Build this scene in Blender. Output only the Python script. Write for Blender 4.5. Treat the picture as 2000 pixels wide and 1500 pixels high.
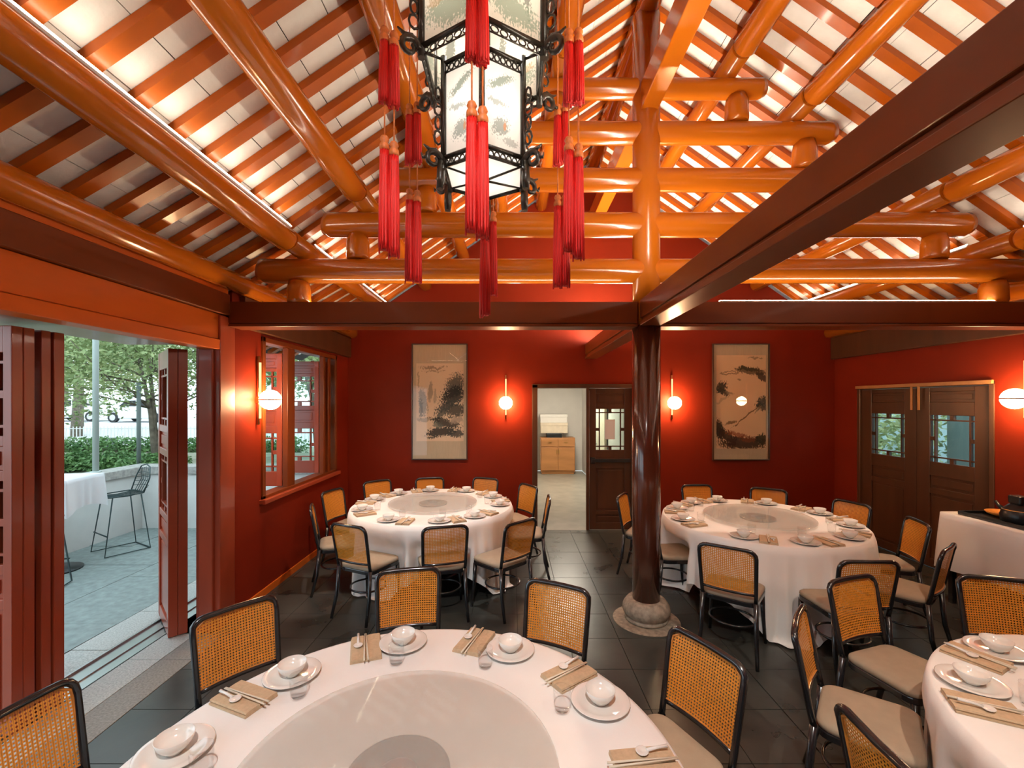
import bpy, bmesh, math, random
from math import sin, cos, pi, radians, sqrt
from mathutils import Vector, Matrix

S = bpy.context.scene
COL = S.collection
for o in list(bpy.data.objects):
    bpy.data.objects.remove(o)
random.seed(7)

# ------------------------------------------------------------------ camera
F = 850.0                      # focal length in pixels of a 2000 px wide frame
CAM_H = 1.915
cd = bpy.data.cameras.new('camera')
cam = bpy.data.objects.new('camera', cd); COL.objects.link(cam)
cam.location = (0, 0, CAM_H); cam.rotation_euler = (pi/2, 0, 0)
cd.sensor_width = 36.0; cd.lens = F/2000*36; cd.shift_y = 37/2000
cd.clip_start = 0.02; cd.clip_end = 300
S.camera = cam

# ------------------------------------------------------------------ world (overcast daylight)
W = bpy.data.worlds.new('overcast_sky'); S.world = W; W.use_nodes = True
bg = W.node_tree.nodes['Background']
bg.inputs[0].default_value = (0.72, 0.90, 1.0, 1); bg.inputs[1].default_value = 2.8

S.view_settings.view_transform = 'Standard'
S.view_settings.look = 'None'
S.view_settings.gamma = 1.0
S.view_settings.use_curve_mapping = False
S.view_settings.exposure = 0.0
cy = S.cycles
cy.use_adaptive_sampling = True; cy.adaptive_threshold = .12; cy.adaptive_min_samples = 16
cy.max_bounces = 6; cy.diffuse_bounces = 3; cy.glossy_bounces = 3; cy.transmission_bounces = 4; cy.transparent_max_bounces = 16
cy.caustics_reflective = False; cy.caustics_refractive = False; cy.sample_clamp_indirect = 6.0

WARM = (1.0, 0.88, 0.69)       # LED strips
LAMP = (1.0, 0.55, 0.24)       # wall lamps
STRIP_POWER = 27.0
GLOBE_POWER = 125.0
FILL_SPOT_W = 330.0  # power of the added table spotlights
LANTERN_W = 5.0

# ------------------------------------------------------------------ mesh helpers
class MB:
    def __init__(self): self.v = []; self.f = []; self.s = []; self.uv = []
    def add(self, vs, fs, smooth=False, uvs=None):
        b = len(self.v); self.v += [tuple(p) for p in vs]
        for i, f in enumerate(fs):
            self.f.append(tuple(b+k for k in f)); self.s.append(smooth)
            self.uv.append(uvs[i] if uvs else None)
        return self
    def box(self, x0, x1, y0, y1, z0, z1):
        vs = [(x0,y0,z0),(x1,y0,z0),(x1,y1,z0),(x0,y1,z0),(x0,y0,z1),(x1,y0,z1),(x1,y1,z1),(x0,y1,z1)]
        return self.add(vs, [(0,3,2,1),(4,5,6,7),(0,1,5,4),(1,2,6,5),(2,3,7,6),(3,0,4,7)])
    def quad(self, a, b, c, d):
        return self.add([a,b,c,d], [(0,1,2,3)], False, [[(0,0),(1,0),(1,1),(0,1)]])
    def poly_prism(self, pts, fn0, fn1):
        """pts 2D ring; fn0/fn1 map a 2D point to 3D for the two caps"""
        n = len(pts)
        vs = [fn0(p) for p in pts]+[fn1(p) for p in pts]
        fs = [tuple(range(n-1,-1,-1)), tuple(range(n,2*n))]
        fs += [(i,(i+1)%n,n+(i+1)%n,n+i) for i in range(n)]
        return self.add(vs, fs)
    def tube(self, pts, r, n=8, closed=False, caps=True):
        pts = [Vector(p) for p in pts]; m = len(pts)
        rs = r if isinstance(r, (list, tuple)) else [r]*m
        up = None; rings = []
        for i, p in enumerate(pts):
            if closed: t = pts[(i+1)%m]-pts[i-1]
            elif i == 0: t = pts[1]-p
            elif i == m-1: t = p-pts[i-1]
            else: t = (pts[i+1]-p).normalized()+(p-pts[i-1]).normalized()
            t.normalize()
            if up is None:
                up = Vector((0,0,1)) if abs(t.z) < .9 else Vector((1,0,0))
            a = t.cross(up)
            if a.length < 1e-5: a = t.cross(Vector((0,1,0)))
            a.normalize(); b = a.cross(t); b.normalize(); up = b
            rings.append([p+(a*cos(2*pi*k/n)+b*sin(2*pi*k/n))*rs[i] for k in range(n)])
        vs = [q for R in rings for q in R]; fs = []
        for i in range(m if closed else m-1):
            j = (i+1) % m
            for k in range(n):
                fs.append((i*n+k, i*n+(k+1)%n, j*n+(k+1)%n, j*n+k))
        self.add(vs, fs, True)
        if caps and not closed:
            b = len(self.v)-len(vs)
            self.f.append(tuple(b+k for k in range(n-1,-1,-1))); self.s.append(False); self.uv.append(None)
            self.f.append(tuple(b+(m-1)*n+k for k in range(n))); self.s.append(False); self.uv.append(None)
        return self
    def cyl(self, p0, p1, r0, r1=None, n=20):
        return self.tube([p0, p1], [r0, r0 if r1 is None else r1], n)
    def lathe(self, prof, n=24, c=(0,0,0), smooth=True):
        vs = []; fs = []; m = len(prof)
        for (r, z) in prof:
            for k in range(n):
                a = 2*pi*k/n; vs.append((c[0]+r*cos(a), c[1]+r*sin(a), c[2]+z))
        for i in range(m-1):
            for k in range(n):
                fs.append((i*n+k, i*n+(k+1)%n, (i+1)*n+(k+1)%n, (i+1)*n+k))
        self.add(vs, fs, smooth)
        b = len(self.v)-len(vs)
        for i, rev in ((0, True), (m-1, False)):
            if prof[i][0] > 1e-4:
                ids = [b+i*n+k for k in range(n)]
                self.f.append(tuple(reversed(ids)) if rev else tuple(ids)); self.s.append(False); self.uv.append(None)
        return self
    def sphere(self, c, r, n=16, m=10, sq=1.0):
        return self.lathe([(max(1e-5, r*sin(pi*i/m)), -r*sq*cos(pi*i/m)) for i in range(m+1)], n, c)
    def mesh(self, name, mat=None):
        me = bpy.data.meshes.new(name); me.from_pydata(self.v, [], self.f); 
        me.polygons.foreach_set('use_smooth', self.s)
        if any(u for u in self.uv):
            L = me.uv_layers.new(name='UVMap')
            for p, u in zip(me.polygons, self.uv):
                if u:
                    for li, c in zip(p.loop_indices, u): L.data[li].uv = c
        if mat: me.materials.append(mat)
        me.update(); return me

def link(name, me, parent=None, loc=None, rz=None):
    o = bpy.data.objects.new(name, me); COL.objects.link(o)
    if parent: o.parent = parent
    if loc: o.location = loc
    if rz is not None: o.rotation_euler = (0, 0, rz)
    return o
def obj(name, mb, mat, parent=None, loc=None, rz=None, bevel=0):
    o = link(name, mb.mesh(name, mat), parent, loc, rz)
    if bevel:
        m = o.modifiers.new('bevel', 'BEVEL'); m.width = bevel; m.segments = 2; m.limit_method = 'ANGLE'; m.angle_limit = radians(50)
    return o
def tag(o, label, cat, group=None):
    o['label'] = label; o['category'] = cat
    if group: o['group'] = group
    return o
def thing(name, label, cat, loc=(0,0,0), rz=0, group=None):
    o = link(name, None, None, loc, rz); return tag(o, label, cat, group)
def struct(o): o['kind'] = 'structure'; return o
def copy_tree(o, parent=None):
    c = o.copy(); COL.objects.link(c); c.parent = parent
    for ch in list(o.children): copy_tree(ch, c)
    return c

# ------------------------------------------------------------------ materials
def mat(name, col, rough=.5, metal=0, spec=.5, coat=0, var=0, vscale=6, bump=0, bscale=60, stretch=None, col2=None, emit=None, estr=0, rvar=0, world=False):
    m = bpy.data.materials.new(name); m.use_nodes = True
    nt = m.node_tree; p = nt.nodes['Principled BSDF']
    c = (*col, 1); p.inputs['Base Color'].default_value = c
    p.inputs['Roughness'].default_value = rough; p.inputs['Metallic'].default_value = metal
    p.inputs['Specular IOR Level'].default_value = spec
    p.inputs['Coat Weight'].default_value = coat; p.inputs['Coat Roughness'].default_value = .08
    tc = nt.nodes.new('ShaderNodeTexCoord'); vec = nt.nodes.new('ShaderNodeNewGeometry').outputs['Position'] if world else tc.outputs['Object']
    if stretch:
        mp = nt.nodes.new('ShaderNodeMapping'); mp.inputs['Scale'].default_value = stretch
        nt.links.new(vec, mp.inputs[0]); vec = mp.outputs[0]
    n = nt.nodes.new('ShaderNodeTexNoise'); n.inputs['Scale'].default_value = vscale; n.inputs['Detail'].default_value = 5
    nt.links.new(vec, n.inputs['Vector'])
    r = nt.nodes.new('ShaderNodeValToRGB')
    r.color_ramp.elements[0].position = .3; r.color_ramp.elements[1].position = .7
    lo = col2 if col2 else tuple(k*(1-var) for k in col)
    hi = col if col2 else tuple(min(1, k*(1+var*.6)) for k in col)
    r.color_ramp.elements[0].color = (*lo, 1); r.color_ramp.elements[1].color = (*hi, 1)
    nt.links.new(n.outputs[0], r.inputs[0]); nt.links.new(r.outputs[0], p.inputs['Base Color'])
    if rvar:
        mr = nt.nodes.new('ShaderNodeMapRange'); mr.inputs[3].default_value = rough-rvar; mr.inputs[4].default_value = rough+rvar
        nt.links.new(n.outputs[0], mr.inputs[0]); nt.links.new(mr.outputs[0], p.inputs['Roughness'])
    if bump:
        n2 = nt.nodes.new('ShaderNodeTexNoise'); n2.inputs['Scale'].default_value = bscale; n2.inputs['Detail'].default_value = 4
        nt.links.new(vec, n2.inputs['Vector'])
        b = nt.nodes.new('ShaderNodeBump'); b.inputs['Strength'].default_value = bump; b.inputs['Distance'].default_value = .01
        nt.links.new(n2.outputs[0], b.inputs['Height']); nt.links.new(b.outputs[0], p.inputs['Normal'])
    if emit:
        p.inputs['Emission Color'].default_value = (*emit, 1); p.inputs['Emission Strength'].default_value = estr
    return m
def glass_mat(name, tint=(.9,.95,.93), rough=.02, ior=1.5, body=0.0, bodycol=(.5,.5,.5)):
    m = bpy.data.materials.new(name); m.use_nodes = True; nt = m.node_tree; nt.nodes.clear()
    out = nt.nodes.new('ShaderNodeOutputMaterial')
    t = nt.nodes.new('ShaderNodeBsdfTransparent'); t.inputs[0].default_value = (*tint, 1)
    g = nt.nodes.new('ShaderNodeBsdfGlossy'); g.inputs['Roughness'].default_value = rough
    fr = nt.nodes.new('ShaderNodeFresnel'); fr.inputs[0].default_value = ior
    src = t.outputs[0]
    if body:
        d = nt.nodes.new('ShaderNodeBsdfDiffuse'); d.inputs[0].default_value = (*bodycol, 1)
        mb_ = nt.nodes.new('ShaderNodeMixShader'); mb_.inputs[0].default_value = body
        nt.links.new(t.outputs[0], mb_.inputs[1]); nt.links.new(d.outputs[0], mb_.inputs[2]); src = mb_.outputs[0]
    mx = nt.nodes.new('ShaderNodeMixShader')
    ge = nt.nodes.new('ShaderNodeNewGeometry')
    nt.links.new(M_(nt, 'MULTIPLY', fr.outputs[0], M_(nt, 'SUBTRACT', 1.0, ge.outputs['Backfacing'])), mx.inputs[0]); nt.links.new(src, mx.inputs[1]); nt.links.new(g.outputs[0], mx.inputs[2])
    nt.links.new(mx.outputs[0], out.inputs[0]); return m
def emit_mat(name, col, st):
    m = bpy.data.materials.new(name); m.use_nodes = True; nt = m.node_tree; nt.nodes.clear()
    e = nt.nodes.new('ShaderNodeEmission'); e.inputs[0].default_value = (*col, 1); e.inputs[1].default_value = st
    out = nt.nodes.new('ShaderNodeOutputMaterial'); nt.links.new(e.outputs[0], out.inputs[0]); return m
def M_(nt, op, a, b=None, c=None):
    n = nt.nodes.new('ShaderNodeMath'); n.operation = op
    for i, k in enumerate((a, b, c)):
        if k is None: continue
        if isinstance(k, (int, float)): n.inputs[i].default_value = k
        else: nt.links.new(k, n.inputs[i])
    return n.outputs[0]
def cane_mat(name, col):
    m = bpy.data.materials.new(name); m.use_nodes = True; nt = m.node_tree
    p = nt.nodes['Principled BSDF']; out = nt.nodes['Material Output']
    p.inputs['Roughness'].default_value = .38
    uv = nt.nodes.new('ShaderNodeTexCoord').outputs['UV']
    sx = nt.nodes.new('ShaderNodeSeparateXYZ'); nt.links.new(uv, sx.inputs[0])
    pitch = .0135
    def cell(off):
        a = M_(nt, 'SUBTRACT', M_(nt, 'FRACT', M_(nt, 'ADD', M_(nt, 'DIVIDE', sx.outputs[0], pitch), off)), .5)
        b = M_(nt, 'SUBTRACT', M_(nt, 'FRACT', M_(nt, 'ADD', M_(nt, 'DIVIDE', sx.outputs[1], pitch), off)), .5)
        return a, b
    a, b = cell(0)
    d = M_(nt, 'SQRT', M_(nt, 'ADD', M_(nt, 'MULTIPLY', a, a), M_(nt, 'MULTIPLY', b, b)))
    hole = M_(nt, 'LESS_THAN', d, .27)
    # strand shading: fine ridges
    ridg = M_(nt, 'ABSOLUTE', M_(nt, 'SINE', M_(nt, 'MULTIPLY', sx.outputs[0], 2*pi/pitch)))
    n = nt.nodes.new('ShaderNodeTexNoise'); n.inputs['Scale'].default_value = 40; nt.links.new(uv, n.inputs['Vector'])
    r = nt.nodes.new('ShaderNodeValToRGB'); r.color_ramp.elements[0].position = .25; r.color_ramp.elements[1].position = .8
    r.color_ramp.elements[0].color = (*[k*.62 for k in col], 1); r.color_ramp.elements[1].color = (*[min(1, k*1.15) for k in col], 1)
    nt.links.new(M_(nt, 'ADD', M_(nt, 'MULTIPLY', ridg, .5), M_(nt, 'MULTIPLY', n.outputs[0], .5)), r.inputs[0])
    nt.links.new(r.outputs[0], p.inputs['Base Color'])
    tr = nt.nodes.new('ShaderNodeBsdfTransparent'); mx = nt.nodes.new('ShaderNodeMixShader')
    nt.links.new(hole, mx.inputs[0]); nt.links.new(p.outputs[0], mx.inputs[1]); nt.links.new(tr.outputs[0], mx.inputs[2])
    nt.links.new(mx.outputs[0], out.inputs[0]); return m
def painting_mat(name, paper, blobs, distort=.06, dscale=6, translucent=0):
    """ink wash: blobs = (cx, cy, rx, ry, angle, colour, strength, grain)"""
    m = bpy.data.materials.new(name); m.use_nodes = True; nt = m.node_tree
    p = nt.nodes['Principled BSDF']; p.inputs['Roughness'].default_value = .75; p.inputs['Specular IOR Level'].default_value = .2
    uv = nt.nodes.new('ShaderNodeTexCoord').outputs['UV']
    nz = nt.nodes.new('ShaderNodeTexNoise'); nz.inputs['Scale'].default_value = dscale; nz.inputs['Detail'].default_value = 6
    nt.links.new(uv, nz.inputs['Vector'])
    sub = nt.nodes.new('ShaderNodeVectorMath'); sub.operation = 'SUBTRACT'; sub.inputs[1].default_value = (.5,.5,.5)
    nt.links.new(nz.outputs['Color'], sub.inputs[0])
    sc = nt.nodes.new('ShaderNodeVectorMath'); sc.operation = 'SCALE'; sc.inputs['Scale'].default_value = distort*2
    nt.links.new(sub.outputs[0], sc.inputs[0])
    ad = nt.nodes.new('ShaderNodeVectorMath'); ad.operation = 'ADD'; nt.links.new(uv, ad.inputs[0]); nt.links.new(sc.outputs[0], ad.inputs[1])
    g = nt.nodes.new('ShaderNodeTexNoise'); g.inputs['Scale'].default_value = 38; g.inputs['Detail'].default_value = 5
    nt.links.new(uv, g.inputs['Vector'])
    pn = nt.nodes.new('ShaderNodeTexNoise'); pn.inputs['Scale'].default_value = 3; nt.links.new(uv, pn.inputs['Vector'])
    r = nt.nodes.new('ShaderNodeValToRGB'); r.color_ramp.elements[0].color = (*[k*.9 for k in paper], 1); r.color_ramp.elements[1].color = (*paper, 1)
    nt.links.new(pn.outputs[0], r.inputs[0]); cur = r.outputs[0]
    for (cx, cy, rx, ry, ang, col, st, grain) in blobs:
        mp = nt.nodes.new('ShaderNodeMapping'); mp.vector_type = 'TEXTURE'
        mp.inputs['Location'].default_value = (cx, cy, 0); mp.inputs['Rotation'].default_value = (0, 0, radians(ang)); mp.inputs['Scale'].default_value = (rx, ry, 1)
        nt.links.new(ad.outputs[0], mp.inputs[0])
        sx = nt.nodes.new('ShaderNodeSeparateXYZ'); nt.links.new(mp.outputs[0], sx.inputs[0])
        d = M_(nt, 'SQRT', M_(nt, 'ADD', M_(nt, 'MULTIPLY', sx.outputs[0], sx.outputs[0]), M_(nt, 'MULTIPLY', sx.outputs[1], sx.outputs[1])))
        v = M_(nt, 'SUBTRACT', 1.0, d)
        v = M_(nt, 'ADD', v, M_(nt, 'MULTIPLY', M_(nt, 'SUBTRACT', g.outputs[0], .5), grain))
        mr = nt.nodes.new('ShaderNodeMapRange'); mr.inputs[1].default_value = 0; mr.inputs[2].default_value = .25; mr.inputs[4].default_value = st
        nt.links.new(v, mr.inputs[0])
        mx = nt.nodes.new('ShaderNodeMix'); mx.data_type = 'RGBA'; mx.inputs[7].default_value = (*col, 1)
        nt.links.new(mr.outputs[0], mx.inputs[0]); nt.links.new(cur, mx.inputs[6]); cur = mx.outputs[2]
    nt.links.new(cur, p.inputs['Base Color'])
    if translucent:
        t = nt.nodes.new('ShaderNodeBsdfTranslucent'); nt.links.new(cur, t.inputs[0])
        ms = nt.nodes.new('ShaderNodeMixShader'); ms.inputs[0].default_value = translucent
        nt.links.new(p.outputs[0], ms.inputs[1]); nt.links.new(t.outputs[0], ms.inputs[2])
        nt.links.new(ms.outputs[0], nt.nodes['Material Output'].inputs[0])
    return m

MAT = dict(
    lacq = mat('orange_lacquer', (.54,.135,.007), .2, coat=.4, var=.1, vscale=3, stretch=(1,.15,1)),
    lacq_x = mat('orange_lacquer_cross', (.54,.135,.007), .2, coat=.4, var=.1, vscale=3, stretch=(.15,1,1)),
    rafter = mat('rafter_lacquer', (.47,.098,.004), .34, spec=.3, coat=.08, var=.25, vscale=5, stretch=(.4,1,.4)),
    beam = mat('brown_red_beam', (.175,.036,.007), .34, spec=.3, coat=.05, var=.2, vscale=3, stretch=(.3,.3,1), bump=.02, bscale=30),
    header = mat('orange_header_board', (.62,.118,.011), .38, spec=.3, coat=.05, var=.15, vscale=4, stretch=(1,.2,1)),
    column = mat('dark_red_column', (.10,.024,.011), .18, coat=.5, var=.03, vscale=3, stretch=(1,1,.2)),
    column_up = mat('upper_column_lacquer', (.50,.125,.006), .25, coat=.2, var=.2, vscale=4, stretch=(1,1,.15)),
    tile = mat('white_roof_tile', (.90,.875,.83), .8, var=.06, vscale=9, bump=.15, bscale=40, world=True),
    dark = mat('dark_roof_backing', (.03,.022,.018), .9),
    wall = mat('red_wall_paint', (.20,.0165,.0048), .5, spec=.12, var=.08, vscale=2, bump=.04, bscale=120),
    wallin = mat('white_hall_paint', (.74,.71,.66), .7, var=.04, vscale=3),
    leaf = mat('red_brown_door_paint', (.36,.060,.024), .3, coat=.3, var=.15, vscale=5, stretch=(1,1,.2)),
    brown = mat('dark_brown_door_wood', (.085,.030,.011), .4, var=.25, vscale=7, stretch=(1,1,.12), bump=.04, bscale=50),
    slate = mat('slate_floor_tile', (.046,.047,.041), .30, var=.5, vscale=2.6, bump=.06, bscale=22, rvar=.1, world=True),
    grout = mat('dark_floor_joint', (.03,.029,.026), .8),
    granite = mat('grey_granite', (.46,.47,.44), .55, var=.35, vscale=90, bump=.05, bscale=120),
    granite_d = mat('brown_grey_granite', (.24,.22,.195), .5, var=.35, vscale=80, bump=.05, bscale=120),
    paver = mat('patio_paver', (.25,.30,.285), .7, var=.22, vscale=14, bump=.1, bscale=70),
    joint = mat('patio_joint', (.12,.14,.13), .9),
    metal = mat('steel_track', (.55,.56,.56), .3, metal=1),
    render_w = mat('white_parapet_render', (.72,.73,.70), .75, var=.06, vscale=4),
    stone = mat('grey_cap_stone', (.40,.39,.36), .8, var=.3, vscale=20, bump=.2, bscale=50),
    basestone = mat('column_base_stone', (.30,.24,.18), .7, var=.4, vscale=25, bump=.2, bscale=70),
    cloth = mat('white_tablecloth', (.86,.83,.80), .85, var=.03, vscale=5, bump=.05, bscale=200),
    cloth_out = mat('white_patio_cloth', (.80,.82,.84), .85, var=.03, vscale=5),
    black = mat('black_chair_wood', (.012,.012,.014), .22, coat=.5, var=.2, vscale=10),
    seat = mat('beige_seat_fabric', (.35,.275,.195), .8, var=.06, vscale=20, bump=.12, bscale=400),
    cane = cane_mat('woven_cane', (.72,.27,.030)),
    caneframe = mat('cane_border', (.52,.19,.03), .4, var=.15, vscale=30),
    china = mat('white_porcelain', (.82,.78,.73), .12, spec=.6, coat=.3, var=.01),
    linen = mat('beige_linen', (.56,.40,.25), .9, var=.1, vscale=80, bump=.2, bscale=500),
    stick = mat('ivory_chopstick', (.72,.62,.48), .35, var=.05),
    glass = glass_mat('clear_glass', (.97,.97,.97), .01, 1.45),
    pane = glass_mat('window_glass', (.86,.95,.93), .02, 1.5),
    turn = glass_mat('grey_glass_turntable', (.93,.92,.90), .04, 1.4, .24, (.80,.78,.75)),
    turnhub = mat('turntable_hub', (.23,.19,.13), .45, var=.3, vscale=150),
    steel = mat('brushed_steel', (.62,.62,.63), .28, metal=1),
    brass = mat('brushed_brass', (.62,.38,.14), .3, metal=1),
    tassel = mat('red_tassel', (.78,.012,.008), .55, var=.35, vscale=60, stretch=(4,4,.1), bump=.4, bscale=90),
    tcap = mat('orange_tassel_cap', (.72,.20,.05), .5, var=.3, vscale=60),
    ebony = mat('black_carved_wood', (.028,.022,.014), .35, coat=.4, var=.4, vscale=20, bump=.2, bscale=60),
    wire = mat('dark_green_wire', (.03,.055,.055), .45, metal=.3),
    frame = mat('dark_picture_frame', (.05,.022,.012), .35),
    silk = mat('beige_silk_mount', (.56,.46,.31), .8, var=.06, vscale=60, stretch=(1,1,.1)),
    cabinet = mat('warm_cabinet_wood', (.45,.20,.07), .4, var=.2, vscale=6, stretch=(.2,1,1)),
    box = mat('cream_cardboard', (.70,.60,.46), .8, var=.08, vscale=10),
    blackp = mat('black_plastic', (.012,.014,.016), .35),
    orange = mat('orange_wood_dish', (.60,.24,.04), .4, var=.2, vscale=10),
    hallfloor = mat('pale_hall_floor', (.32,.30,.25), .3, var=.2, vscale=4),
    bark = mat('tree_bark', (.20,.165,.125), .9, var=.4, vscale=12, bump=.4, bscale=30),
    leafg = mat('green_leaves', (.40,.48,.21), .6, col2=(.18,.27,.10), vscale=2.5),
    leafy = mat('yellow_green_leaves', (.62,.62,.34), .6, col2=(.34,.39,.17), vscale=1.2),
    hedge = mat('hedge_leaves', (.18,.32,.10), .6, col2=(.07,.18,.06), vscale=3),
    soil = mat('garden_soil', (.30,.30,.22), .95, var=.3, vscale=3),
    road = mat('pale_concrete_road', (.72,.71,.72), .8, var=.05, vscale=1),
    white = mat('white_metal_paint', (.80,.79,.79), .4),
    carw = mat('white_car_paint', (.82,.83,.84), .25, coat=.5),
    tyre = mat('black_tyre', (.03,.03,.032), .7),
    utility = mat('grey_green_metal', (.12,.15,.14), .6),
    pole = mat('grey_pole_paint', (.42,.48,.45), .5),
    bluegrey = mat('blue_grey_wall', (.50,.58,.63), .7, var=.1),
    led = emit_mat('led_strip_light', WARM, STRIP_POWER),
    led_beam = emit_mat('beam_uplight_strip', WARM, 270.0),
    globe = emit_mat('lamp_globe_light', (1.0,.66,.34), GLOBE_POWER),
    bar = emit_mat('lamp_bar_glow', (1.0,.50,.22), 2.2),
    hallamp = emit_mat('hall_ceiling_light', (1.0,.90,.74), 40.0),
)
# ------------------------------------------------------------------ room dimensions
RX = 1.187                                   # ridge / column line
XL, XR, YB, YF = -2.47, 4.86, 6.56, -2.0
COLY = 3.85
OFFS = [.75, 1.33, 1.91, 2.49, 3.07]
def zc(off): return 5.397-.6897*off if off <= 3.07 else 3.28-.585*(off-3.07)
CS = 1/sqrt(1+.6897**2)
def rbot(off): return zc(off)+.121           # underside of rafters

# ------------------------------------------------------------------ floor
b = MB(); b.box(-2.40, XR+.2, YF, YB+.02, -.12, -.012); b.box(-2.62, -2.40, 3.63, YB+.02, -.12, -.012)
floor = struct(obj('floor', b, MAT['grout']))
T = .41
tiles = []
i0 = math.floor((XL-.867)/T)
for i in range(i0, 11):
    for j in range(-12, 11):
        x0, x1 = max(-2.38 if 2.72+(j+.5)*T < 3.6 else XL, .867+i*T), min(XR, .867+(i+1)*T); y0, y1 = max(YF, 2.72+j*T), min(YB, 2.72+(j+1)*T)
        if x1-x0 < .02 or y1-y0 < .02: continue
        cx, cy = (x0+x1)/2, (y0+y1)/2
        vis = cy > 1.9 and abs(1000+F*cx/cy-1000) < 1060
        tiles.append((0 if vis else 1, cy, x0, x1, y0, y1))
tiles.sort()
rest = MB(); full = {}
for k, (h, cy, x0, x1, y0, y1) in enumerate(tiles):
    w, d = x1-x0-.005, y1-y0-.005
    if k < 290:
        key = (round(w, 3), round(d, 3))
        if key not in full:
            full[key] = MB().box(-w/2, w/2, -d/2, d/2, -.012, 0).mesh('floor_tile', MAT['slate'])
        o = link('floor_tile', full[key], floor, ((x0+x1)/2, (y0+y1)/2, random.uniform(-.0008, .0008)))
    else:
        rest.box(x0+.0025, x1-.0025, y0+.0025, y1-.0025, -.012, 0)
o = obj('floor_tile_remainder', rest, MAT['slate'], floor); o['kind'] = 'stuff'
for (xa, xb, m, z) in ((-2.62, -2.385, 'granite_d', .0), (-2.865, -2.625, 'granite', .0)):
    y = YF
    while y < 3.62:
        y1 = min(3.62, y+1.05)
        obj('threshold_slab', MB().box(xa, xb, y+.002, y1-.002, -.1, z), MAT[m], floor, bevel=.003); y = y1
# steel door track in the threshold
tr = MB(); tr.box(-3.12, -2.87, YF, 3.62+.9, -.06, -.012); tr.box(-2.885, -2.87, YF, 4.5, -.012, .004); tr.box(-3.125, -3.11, YF, 4.5, -.012, .004)
tr.box(-3.005, -2.985, YF, 4.5, -.012, -.002)
struct(obj('trim_1', tr, MAT['metal']))

# ------------------------------------------------------------------ patio
b = MB(); b.box(-9.5, -2.67, -3, 7.0, -.14, -.02); b.box(-3.12, -2.6, 3.62, 7.0, -.14, -.02)
patio = struct(obj('patio_ground', b, MAT['joint']))
xs = [-3.13, -3.42, -4.25, -5.08, -5.91, -6.74]
for i in range(len(xs)-1):
    y = -1.0-(.35 if i % 2 else 0)
    while y < 6.9:
        ln = .5 if i == 0 else .82
        y1 = min(6.9, y+ln*1.25)
        o = obj('paver', MB().box(xs[i+1]+.004, xs[i]-.004, y+.004, y1-.004, -.05, random.uniform(-.003, .001)), MAT['granite'] if i == 0 else MAT['paver'], patio)
        y = y1

# ------------------------------------------------------------------ walls
def wall(name, boxes, m='wall'):
    b = MB()
    for q in boxes: b.box(*q)
    return struct(obj(name, b, MAT[m]))
def gable(b, y0, y1, zlow, xa=XL-.2, xb=XR+.2):
    pts = [(xa, zlow), (xb, zlow), (RX+3.87, zc(3.87)+.12), (RX+3.07, zc(3.07)+.12), (RX, zc(0)+.12), (RX-3.07, zc(3.07)+.12), (RX-3.87, zc(3.87)+.12)]
    b.poly_prism(pts, lambda p: (p[0], y0, p[1]), lambda p: (p[0], y1, p[1]))
DX0, DX1, DZ = .324, 1.85, 2.19
b = MB(); b.box(XL-.2, DX0, YB, YB+.2, 0, 2.6); b.box(DX1, XR+.2, YB, YB+.2, 0, 2.6); b.box(DX0, DX1, YB, YB+.2, DZ, 2.6); gable(b, YB, YB+.2, 2.6)
struct(obj('wall_back', b, MAT['wall']))
b = MB(); b.box(XL-.2, XR+.2, YF-.2, YF, 0, 2.6); gable(b, YF-.2, YF, 2.6)
struct(obj('wall_front', b, MAT['wall']))
WY0, WY1, WZ0, WZ1 = 4.285, 6.10, .96, 2.57
wall('wall_left', [(XL-.2, XL, 3.84, WY0, 0, 2.9), (XL-.2, XL, WY1, YB, 0, 2.9), (XL-.2, XL, WY0, WY1, 0, WZ0), (XL-.2, XL, WY0, WY1, WZ1, 2.9),
                   (XL-.2, XL, YF, -.6, 0, 2.36), (XL-.2, XL-.05, YF, 3.84, 2.42, 2.9)])
RY0, RY1, RZ = 4.38, 6.12, 2.14
wall('wall_right', [(XR, XR+.2, YF, RY0, 0, 2.9), (XR, XR+.2, RY1, YB, 0, 2.9), (XR, XR+.2, RY0, RY1, RZ, 2.9)])
struct(obj('baseboard_left', MB().box(XL, XL+.015, 3.86, YB, 0, .07), MAT['header']))
bb = MB(); bb.box(XL, DX0-.02, YB-.015, YB, 0, .07); bb.box(DX1+.02, XR, YB-.015, YB, 0, .07); struct(obj('baseboard_back', bb, MAT['brown']))
bb = MB(); bb.box(XR-.015, XR, YF, RY0-.02, 0, .07); bb.box(XR-.015, XR, RY1+.02, YB, 0, .07); struct(obj('baseboard_right', bb, MAT['brown']))
# hall behind the back door
HX0, HX1, HY = -.4, 1.98, 12.3
b = MB(); b.box(HX0, HX1, YB+.02, HY, -.12, -.004); struct(obj('floor_hall', b, MAT['hallfloor']))
wall('wall_hall', [(HX0-.1, HX0, YB+.2, HY+.1, 0, 2.7), (HX1, HX1+.1, YB+.2, HY+.1, 0, 2.7), (HX0, HX1, HY, HY+.1, 0, 2.7)], 'wallin')
struct(obj('ceiling_hall', MB().box(HX0-.1, HX1+.1, YB+.2, HY+.1, 2.7, 2.8), MAT['wallin']))
hl = thing('ceiling_light', 'bright ceiling light panel of the pale hall behind the open door', 'light', (1.2, 9.6, 2.66))
obj('housing', MB().box(-.32, .32, -.62, .62, 0, .04), MAT['white'], hl)
obj('diffuser', MB().box(-.3, .3, -.6, .6, -.012, 0), MAT['hallamp'], hl)

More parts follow.
